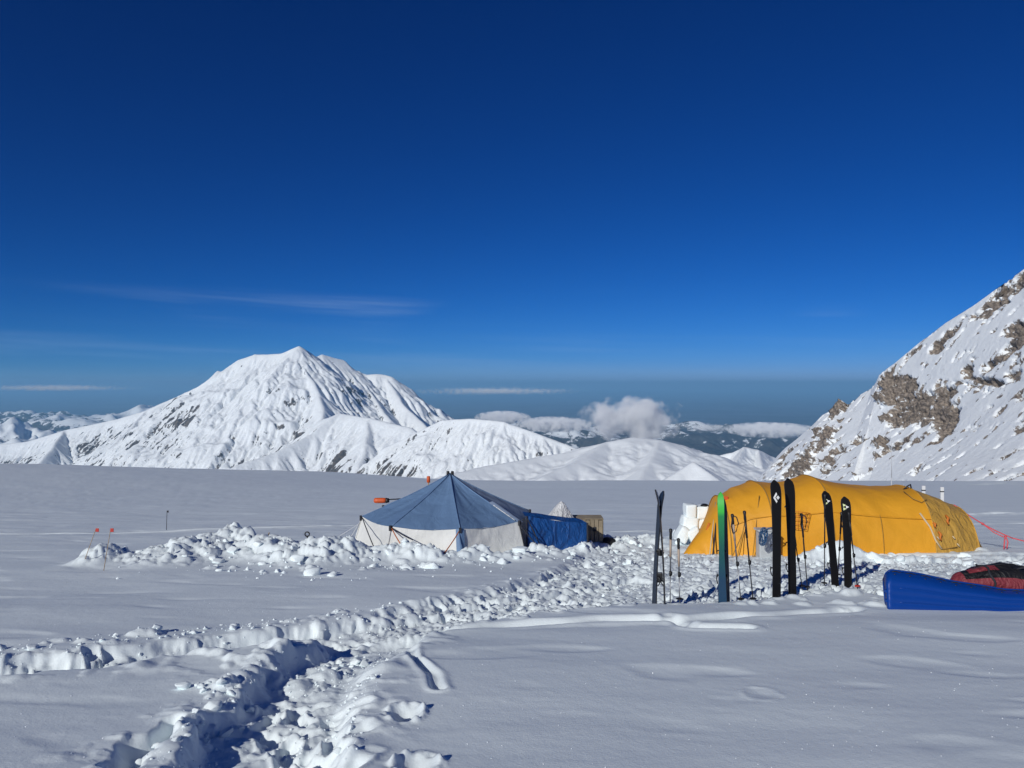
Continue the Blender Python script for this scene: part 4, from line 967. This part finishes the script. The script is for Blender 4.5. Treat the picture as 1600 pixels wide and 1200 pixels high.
    tube('crest_clamp', [a + Vector((-.09, 0, -.03)), a + Vector((0, 0, .05)), a + Vector((.07, 0, .09)), a + Vector((.09, 0, .0))], 0.018, 'black', t, 6)
    # front guy lines and black cords on the near side
    for q0, q1 in (((1186, 775), (1176, 862)), ((1163, 815), (1152, 858)), ((1160, 830), (1143, 858)), ((1186, 845), (1178, 866))):
        a = onsurf(*q0); b2 = at(q1[0], q1[1], ax - 1.55) - c; b2.z = gz(b2.x + c.x, b2.y + c.y) - c.z; tube('guy_line', sag(a, b2, .02, 6), 0.009, 'seam', t, 5)
    a = onsurf(1120, 775); b2 = at(1114, 852, ax - 1.25) - c; b2.z = gz(b2.x + c.x, b2.y + c.y) - c.z
    tube('front_pole', [a, b2], 0.018, 'dark', t, 6); tube('front_pole', [a + Vector((-.06, 0, -.1)), b2 + Vector((-.07, 0, 0))], 0.014, 'tape', t, 6)
    a = onsurf(1134, 778, 0.02); V, Fc = box_geo((0, 0, 0), (.11, .02, .08), .008); mesh_obj('orange_tab', [v + a for v in V], Fc, 'orange', t)
    a = onsurf(1107, 822, 0.02); V, Fc = box_geo((0, 0, 0), (.045, .02, .17), .006); mesh_obj('orange_tab', [Matrix.Rotation(.35, 3, 'Y') @ v + a for v in V], Fc, 'net', t)
    # net pocket on the side
    q = [onsurf(1241, 800, .03), onsurf(1263, 803, .03), onsurf(1257, 828, .05), onsurf(1238, 826, .05)]
    for i in range(5):
        a, b = q[0].lerp(q[3], i / 4), q[1].lerp(q[2], i / 4); tube('pocket_cord', [a, b], 0.006, 'net', t, 4)
    for i in range(5):
        a, b = q[0].lerp(q[1], i / 4), q[3].lerp(q[2], i / 4); tube('pocket_cord', [a, b], 0.006, 'net', t, 4)
    tube('vent_toggle', [onsurf(1225, 793, .02), onsurf(1229, 789, .06)], 0.014, 'dark', t, 5)
    # red anchor line with its loop
    a = onsurf(1492, 786, .01); b = at(1582, 858, 17.0); b.z = gz(b.x, b.y) + .25; b = b - c
    line = sag(a, b, .06, 12); tube('anchor_line', line, 0.014, 'pink_cord', t, 5)
    tube('anchor_line', [line[6] + Vector((0, 0, 0.0)), line[8] + Vector((.02, -.02, -.07)), line[10] + Vector((0, -.02, -.06)), line[11]], 0.012, 'pink_cord', t, 5)
    tube('anchor_knot', [line[6] + Vector((-.04, 0, .03)), line[6], line[6] + Vector((.05, 0, -.03))], [.012, .032, .012], 'pink_cord', t, 6)
    k = b; gzk = gz(k.x + c.x, k.y + c.y) - c.z
    tube('anchor_loop', [k + Vector((-.16, 0, 0.06)), k + Vector((-.20, -.03, -.12)), Vector((k.x - .22, k.y - .05, gzk + .02))], 0.014, 'pink_cord', t, 5)
    tube('anchor_loop', [k + Vector((-.16, 0, 0.06)), k + Vector((-.12, -.03, -.08)), Vector((k.x - .16, k.y - .05, gzk + .03))], 0.014, 'pink_cord', t, 5)
    e = k + Vector((1.2, -.2, 0)); e.z = gz(e.x + c.x, e.y + c.y) - c.z; tube('anchor_line', sag(b, e, .02, 6), 0.014, 'pink_cord', t, 5)
    a = surf(xat(10.8), .1); e = a + Vector((.9, -.3, 0)); e.z = gz(e.x + c.x, e.y + c.y) - c.z + .02
    tube('hem_line', sag(a, e, .02, 6), 0.012, 'pink_cord', t, 5); tube('hem_knot', [a.lerp(e, .3), a.lerp(e, .36), a.lerp(e, .42)], [.012, .03, .012], 'pink_cord', t, 6)
yellow_tent()

def tub():
    p = at(1201, 862, 15.9); p.z = gz(p.x, p.y); h = at(1201, 831, 15.9).z - p.z
    t = thing('plastic_tub', 'pale grey plastic tub leaning against the yellow tent behind the black skis', 'tub', p)
    V, Fc = box_geo((0, .15, h / 2 - .06), (.36, .26, h + .12), .03); mesh_obj('body', V, Fc, 'grey_tub', t)
    V, Fc = box_geo((-.02, .15, h + .02), (.40, .30, .04), .012); mesh_obj('lid', V, Fc, 'grey_tub', t)
    p2 = at(1192, 838, 15.55)
    t2 = thing('rope_coil', 'dark blue rope coil hung on the pale grey tub', 'rope', p2)
    pts = []
    for i in range(150):
        a = i * .42; r = .07 + .035 * math.sin(i * .71); pts.append(Vector((r * math.cos(a) * .8 - .05 * math.sin(a), -.02 + .03 * math.sin(i * .37), r * math.sin(a) * 1.75)))
    pts = [Matrix.Rotation(.5, 3, 'Y') @ q for q in pts]
    tube('coil', pts, 0.008, 'blue_cord', t2, 5); tube('coil_wrap', [(.07, -.03, .13), (.10, -.04, .17), (.16, -.03, .18), (.22, 0, .12), (.2, .1, .02)], 0.014, 'blue_cord', t2, 6)
tub()

# ------------------------------------------------------------------ skis
def make_ski(name, label, foot, tip_px, tip_py, yaw, curl=.075, L=1.74, wmid=.100, wtip=.132, wtail=.118, base='black_base', top='black', sink=.17, binding=True, lean_y=0.0, tipcol=None, logo=None):
    """ski stuck upright in the snow; its sole looks along local -y"""
    d = foot.y; head = at(tip_px, tip_py, d + lean_y)
    axis = (head - foot); L = axis.length + sink; axis.normalize()
    t = thing(name, label, 'ski', foot, 'skis stuck upright in the snow')
    zax = axis; xax = Vector((math.cos(yaw), math.sin(yaw), 0)); xax = (xax - zax * xax.dot(zax)).normalized(); yax = zax.cross(xax)
    rot = Matrix((xax, yax, zax)).transposed(); t.rotation_euler = rot.to_euler()
    N = 40; W_, O_, Zc = [], [], []
    for i in range(N + 1):
        s = i / N; z = -sink + s * L
        if s < .5: w = wtail + (wmid - wtail) * (s / .5) ** 1.2
        else: w = wmid + (wtip - wmid) * min(1, ((s - .5) / .40)) ** 1.3
        e = max(0, (s - .925) / .075); w *= math.sqrt(max(0.02, 1 - e ** 2.4)); e2 = max(0, (.015 - s) / .015); w *= 1 - .15 * e2
        W_.append(w / 2); O_.append(curl * max(0, (s - .84) / .16) ** 2 - .012 * math.sin(math.pi * min(1, s / .84))); Zc.append(z)
    th = .0065
    def sheet(nm, yo, sc_, mat, s0=0, s1=N):
        V = []; Fc = []
        for i in range(s0, s1 + 1): V += [(-W_[i] * sc_, O_[i] + yo, Zc[i]), (W_[i] * sc_, O_[i] + yo, Zc[i])]
        for i in range(s1 - s0): Fc.append((2 * i, 2 * i + 1, 2 * i + 3, 2 * i + 2))
        return mesh_obj(nm, V, Fc, mat, t, True)
    V = []; Fc = []
    for i in range(N + 1): V += [(-W_[i], O_[i] - th, Zc[i]), (W_[i], O_[i] - th, Zc[i]), (W_[i] * .985, O_[i] + th, Zc[i]), (-W_[i] * .985, O_[i] + th, Zc[i])]
    for i in range(N):
        for a in range(4): b = (a + 1) % 4; Fc.append((4 * i + a, 4 * i + b, 4 * i + 4 + b, 4 * i + 4 + a))
    Fc += [(0, 1, 2, 3), tuple(4 * N + a for a in (3, 2, 1, 0))]
    mesh_obj('core', V, Fc, 'dark', t)
    sheet('sole', -th - .0015, .955, base); sheet('top_sheet', th + .0015, .96, top)
    if tipcol: sheet('tip_patch', -th - .003, .94, tipcol, 35, N); sheet('tip_patch', th + .003, .94, tipcol, 35, N)
    if binding:
        zb = L * .42 - sink
        for zz, nm, s in ((zb + .15, 'toe_binding', (.07, .045, .07)), (zb - .17, 'heel_binding', (.06, .06, .11))):
            V, Fc = box_geo((0, .035, zz), s, .008); b = mesh_obj(nm, V, Fc, 'black', t)
            V, Fc = tube_geo([(-.062, .045, zz - .01), (-.05, .06, zz + .01), (.05, .06, zz + .01), (.062, .045, zz - .01)], .009, 6); mesh_obj('lever', V, Fc, 'black', b, True)
        V, Fc = tube_geo([(-.058, .0, zb - .26), (-.072, .03, zb - .20), (-.06, .05, zb - .14)], .007, 6); mesh_obj('brake_arm', V, Fc, 'black', t, True)
        V, Fc = tube_geo([(.058, .0, zb - .26), (.072, .03, zb - .20), (.06, .05, zb - .14)], .007, 6); mesh_obj('brake_arm', V, Fc, 'black', t, True)
    y = O_[35] - th - .004
    def flat(nm, pts, mat):
        # flat print on the sole, following its curve
        V = [(x, np.interp(z, Zc, O_) - th - .0035, z) for x, z in pts]; return mesh_obj(nm, V, [tuple(range(len(V)))], mat, t)
    if logo == 'diamond':
        z0 = Zc[N] - .235
        flat('logo_chevron', [(-.046, z0), (.0, z0 + .072), (.012, z0 + .046), (-.016, z0)], 'white'); flat('logo_chevron', [(-.046, z0 - .002), (-.016, z0 - .002), (.012, z0 - .050), (.0, z0 - .076)], 'white')
        flat('logo_diamond', [(-.004, z0), (.022, z0 + .030), (.044, z0), (.022, z0 - .030)], 'white')
    if logo == 'triangle':
        z0 = Zc[N] - .15
        A, B, D_ = (-.045, z0 + .048), (-.045, z0 - .048), (.047, z0)
        def tri(p, s): 
            cx_, cz_ = p; return [(cx_ - .0165 * s, cz_ + .0235 * s), (cx_ - .0165 * s, cz_ - .0235 * s), (cx_ + .031 * s, cz_)]
        for p in ((-.028, z0 + .027), (-.028, z0 - .027), (.014, z0)): flat('logo_triangle', tri(p, 1.0), 'lime' if p[0] < 0 else 'white')
    return t
def foot(px, py):
    v = on(px, py); return v
make_ski('ski', 'tall black ski with a white diamond-shaped logo near its tip', foot(1213, 925), 1213, 751, R(4), logo='diamond', wtip=.150, wmid=.118)
make_ski('ski', 'tallest black ski without any logo, right of the white diamond logo ski', foot(1238, 918), 1234, 748, R(2), wtip=.150, wmid=.118)
make_ski('ski', 'shorter black ski leaning left with a triangle logo, left one of its pair', foot(1305, 908), 1292, 768, R(6), logo='triangle', wtip=.146, wmid=.110)
make_ski('ski', 'shortest black upright ski with a triangle logo beside the red pole basket', foot(1325, 908), 1322, 777, R(-4), logo='triangle', wtip=.146, wmid=.110)
make_ski('ski', 'green ski fading to dark blue towards the snow', foot(1129, 937), 1126, 770, R(-14), base='green_ski', top='navy_top', wtip=.088, wmid=.07)
make_ski('ski', 'dark blue ski standing tight behind the green ski', foot(1135, 935), 1131, 772, R(35), base='navy_top', top='black_base', wtip=.105, wmid=.085)
make_ski('ski', 'slate blue ski of the crossed pair, its tail left of the other', foot(1023, 942), 1032, 767, R(-74), curl=.04, base='navy_top', top='black_base', wtip=.118, wmid=.09)
make_ski('ski', 'black ski with a white tip crossing the slate blue ski', foot(1038, 943), 1029, 765, R(75), curl=.04, base='black_base', top='black', wtip=.118, wmid=.09, tipcol='white')

def pole(label, foot_, tx, ty, basket='black', grip='black', shaft='alu', strap=True, lean=0.0, thin=False):
    head = at(tx, ty, foot_.y + lean); t = thing('ski_pole', label, 'ski pole', foot_, 'ski poles planted among the skis')
    h = head - foot_; ax_ = h.normalized(); L = h.length; r = .0085 if not thin else .007
    tube('shaft', [-ax_ * .12, ax_ * (L * .45)], r * .9, shaft, t, 8); tube('upper_shaft', [ax_ * (L * .44), ax_ * (L - .12)], r * 1.15, shaft, t, 8)
    lk = ax_ * (L * .44); b = tube('clamp', [lk - ax_ * .03, lk + ax_ * .03], .016, 'black', t, 8); V, Fc = box_geo(lk + Vector((.018, 0, 0)), (.014, .014, .05), .003); mesh_obj('clamp_lever', V, Fc, 'black', b)
    tube('lower_grip', [ax_ * (L - .36), ax_ * (L - .13)], [.014, .0155], grip, t, 8)
    tube('grip', [ax_ * (L - .14), ax_ * (L - .11), ax_ * (L - .06), ax_ * (L - .015), ax_ * L], [.015, .019, .017, .023, .014], 'black', t, 10)
    bz = ax_ * .06; V = []; Fc = []; sx = ax_.cross(Vector((0, 1, 0))).normalized(); sy = ax_.cross(sx)
    for j, (rr, dz) in enumerate(((.012, .012), (.030, .008), (.046, -.002), (.048, -.006), (.012, -.004))):
        for i in range(14):
            a = i * math.pi / 7; V.append(bz + (sx * math.cos(a) + sy * math.sin(a)) * rr * (1 + (.12 * math.cos(a * 6) if j in (2, 3) else 0)) + ax_ * dz)
    for j in range(4):
        for i in range(14): Fc.append((j * 14 + i, j * 14 + (i + 1) % 14, (j + 1) * 14 + (i + 1) % 14, (j + 1) * 14 + i))
    mesh_obj('basket', V, Fc, basket, t, True)
    if strap:
        g = ax_ * (L - .02)
        pts = [g, g + Vector((.05, -.02, -.02)), g + Vector((.075, -.025, -.10)), g + Vector((.04, -.03, -.21)), g + Vector((.0, -.03, -.23)), g + Vector((-.02, -.025, -.14)), g + Vector((-.005, -.015, -.03))]
        tube('wrist_strap', pts, .008, 'dark', t, 5)
    return t
pole('ski pole right of the crossed skis with a dark grip, the taller of two', foot(1047, 941), 1048, 826, grip='cork', strap=False)
pole('short ski pole with a pale grip, right of the crossed skis', foot(1062, 941), 1060, 841, grip='cork', strap=False)
pole('ski pole with a thick black grip strap just right of the green ski', foot(1158, 933), 1144, 803, shaft='alu', grip='cork', strap=True)
pole('black ski pole leaning left, second to the right of the green ski', foot(1177, 935), 1163, 798, shaft='black', strap=False)
pole('thin ski pole half hidden behind the tallest black ski', foot(1254, 914), 1238, 815, thin=True, shaft='black', strap=False)
pole('ski pole with a wrist strap right of the tallest black ski', foot(1262, 913), 1252, 802, shaft='black', strap=True)
pole('upright ski pole just left of the leaning triangle logo ski', foot(1288, 908), 1289, 772, shaft='black', strap=False)
pole('ski pole with a strap between the two triangle logo skis', foot(1309, 897), 1315, 800, shaft='black', strap=True)
pole('ski pole with a red basket right of the triangle logo skis', foot(1340, 909), 1326, 800, basket='red', shaft='black', strap=False)

# ------------------------------------------------------------------ sled and duffel
def sled():
    a = on(1381, 950); t = thing('blue_sled', 'royal blue plastic sled tipped on its side at the right edge', 'sled', a)
    xr = 1.95
    def edge(u):      # bottom and top edge of the hull
        x = xr * u; h = np.interp(x, [0, .1, .45, .9, 1.5, 1.95], [.40, .41, .37, .285, .20, .17]); return x, h
    def f(u, v):
        uu = u; x, h = edge(uu); zb = gz(a.x + x, a.y - .02) - a.z - .07
        q = abs(2 * v - 1); back = .16 * q ** 9 + .14 * max(0, 1 - uu / .03) ** 2.2 + .03 * q ** 2
        top_in = .30 * (1 - math.sqrt(max(0, 1 - max(0, 1 - uu / .05) ** 2))); inset = .16 * (1 - math.sqrt(max(0, 1 - max(0, 1 - uu / .045) ** 2))); z = zb + (h + .07) * (inset + v * (1 - inset - top_in))
        ribs = 0.005 * math.cos(2 * math.pi * v * 5) * (1 - q ** 6) * min(1, uu / .08)
        lip = -.012 if (v < .03 or v > .97) else 0
        yo = -.06 + back + .34 * (v * h) + .10 * uu - ribs + lip
        return Vector((x + .03 * (1 - v) * max(0, 1 - uu / .1) + (yo - .10 * uu) * a.x / a.y, yo, z))
    patch('hull', f, 90, 48, 'sled', t, .010)
    tube('rim', [f(i / 60, 1.0) + Vector((0, .0, .0)) for i in range(61)], .017, 'sled', t, 8)
    tube('rim', [f(i / 60, 0.0) for i in range(61)], .017, 'sled', t, 8)
    tube('rim', [f(0, i / 20) for i in range(21)], .017, 'sled', t, 8)
    for v in (.33, .67): tube('runner', [f(.10 + .88 * i / 40, v) + Vector((0, -.004, 0)) for i in range(41)], .007, 'sled', t, 6)
    for v in (.35, .62):
        p = f(0.012, v); V, Fc = box_geo(p + Vector((-.012, 0, 0)), (.03, .05, .035), .006); mesh_obj('tow_lug', V, Fc, 'sled', t)
    for i in range(9):
        p = f(.07 + .10 * i, .95); V, Fc = tube_geo([p + Vector((0, -.012, 0)), p + Vector((0, .004, 0))], [.012, .012], 8); mesh_obj('grommet', V, Fc, 'black', t, True)
    lash = [f(.05 + .85 * i / 60, .985) + Vector((0, -.012, .004 + .012 * math.sin(i * .9))) for i in range(61)]; tube('lashing_cord', lash, .006, 'dark', t, 5)
sled()
def duffel():
    c = at(1565, 925, 10.0); c.z = gz(c.x, c.y) + .03
    t = thing('duffel_bag', 'black and faded red duffel bag lying behind the blue sled', 'duffel bag', c)
    def prof(x): # half-height / half-depth along the bag
        return (np.interp(x, [-.66, -.60, -.45, -.2, 0, .3, .8, 1.0, 1.05], [.02, .085, .13, .20, .235, .225, .19, .12, .02]), np.interp(x, [-.66, -.58, -.3, .2, .9, 1.05], [.03, .12, .24, .27, .24, .02]))
    def mid(x): return np.interp(x, [-.66, -.3, 0, .4, 1.05], [.245, .255, .245, .20, .16])
    def sf(x, a, k=1.0):
        h, w = prof(x); p = Vector((x, -w * math.cos(a) * k, mid(x) + h * math.sin(a) * k)); n = .018 * hashn((p.x * 3, p.y * 4, p.z * 4), 1.6) + .010 * hashn((p.x * 9, p.y * 8, p.z * 8), 1.2)
        return p + Vector((0, -math.cos(a), math.sin(a))) * n
    patch('body', lambda u, v: sf(-.66 + 1.71 * u, 2 * math.pi * v), 60, 40, 'bagblack', t)
    patch('red_panel', lambda u, v: sf(-.64 + 1.62 * u, -.95 + 1.5 * v - .25 * u, 1.035), 50, 12, 'bagred', t)
    patch('red_panel', lambda u, v: sf(-.46 + .34 * u, 1.15 + .5 * v - .2 * u, 1.035), 14, 8, 'bagred', t)
    patch('foam_edge', lambda u, v: sf(-.40 + .62 * u, -1.12 + .16 * v + .15 * u, 1.06), 24, 4, 'cream', t)
    tube('strap', [sf(-.26 + .02 * math.sin(i), -1.2 + i * .17, 1.075) for i in range(20)], .014, 'dark', t, 6)
    tube('strap', [sf(.42 + .02 * math.sin(i), -1.2 + i * .17, 1.075) for i in range(20)], .014, 'dark', t, 6)
    patch('end_flap', lambda u, v: sf(-.655 + .12 * u, 2 * math.pi * v, 1.06), 8, 26, 'bagred', t)
    tube('handle', [sf(.1, 1.0, 1.02), sf(.16, 1.0, 1.2), sf(.3, 1.0, 1.22), sf(.36, 1.0, 1.02)], .013, 'dark', t, 6)
    tube('zip', [sf(-.4 + 1.3 * i / 30, 1.45, 1.03) for i in range(31)], .006, 'dark', t, 5)
duffel()

# ------------------------------------------------------------------ wands, stake, shovel, posts
def wand(px0, py0, px1, py1, label, d=None, r=.006, flag='red', mat='bamboo'):
    b = on(px0, py0) if d is None else at(px0, py0, d)
    if d is not None: b.z = gz(b.x, b.y)
    h = at(px1, py1, b.y) - b; t = thing('marker_wand', label, 'wand', b, 'marker wands in the snow')
    tube('cane', [-h.normalized() * .2, h], [r, r * .8], mat, t, 6)
    if flag:
        V, Fc = box_geo(h + Vector((.022, 0, -.025)), (.055, .012, .062), .004); mesh_obj('flag', V, Fc, flag, t)
wand(133, 888, 150, 826, 'leaning marker wand with a square red flag, leftmost of the two')
wand(162, 894, 173, 826, 'marker wand with a dark red flag beside the rounded snow mound')
wand(260, 828, 261, 798, 'thin dark wand standing alone far out on the snow field', r=.010, flag='dark', mat='dark')
def stake():
    b = on(414, 866); h = at(421, 832, b.y) - b
    t = thing('bamboo_stake', 'plain bamboo stake stuck in the snow rubble heap', 'stake', b); tube('cane', [-h.normalized() * .3, h * .5, h], [.014, .013, .012], 'bamboo', t, 8)
    for k in (.35, .7): tube('cane_node', [h * k - h.normalized() * .008, h * k + h.normalized() * .008], .0155, 'bamboo', t, 8)
stake()
def shovel():
    b = on(483, 866); h = at(480, 838, b.y) - b
    t = thing('snow_shovel', 'black D-handled shovel stuck in the snow heap left of the tent', 'shovel', b)
    tube('shaft', [-h.normalized() * .35, h], .014, 'black', t, 8)
    pts = [h + Vector((.046 * math.sin(a) , 0, .045 - .045 * math.cos(a))) for a in np.linspace(0, 2 * math.pi, 17)]; tube('handle', pts, .013, 'black', t, 8)
shovel()
def white_post(px, py0, d, label):
    b = at(px, 790, d); b.z = gz(b.x, b.y); z = at(px, py0, d).z - b.z
    t = thing('white_post', label, 'post', b, 'white posts behind the yellow tent')
    V, Fc = box_geo((0, 0, z / 2 - .1), (.085, .05, z + .2), .012); mesh_obj('post', V, Fc, 'white', t); V, Fc = box_geo((0, 0, z - .12), (.092, .057, .03), .005); mesh_obj('band', V, Fc, 'dark', t)
white_post(1443, 759, 20.5, 'white post behind the yellow tent crest, the left one of two'); white_post(1472, 761, 20.8, 'white post behind the khaki door end, the right one of two')
def mast():
    b = at(1393, 760, 20.0); b.z = gz(b.x, b.y); z = at(1393, 688, 20.0).z - b.z
    t = thing('antenna_mast', 'thin pale antenna mast rising behind the yellow tent', 'antenna', b); tube('lower_mast', [(0, 0, -.2), (0, 0, z * .62)], .013, 'pale_cord', t, 6); tube('whip', [(0, 0, z * .62), (0, 0, z)], [.009, .005], 'pale_cord', t, 6)
mast()
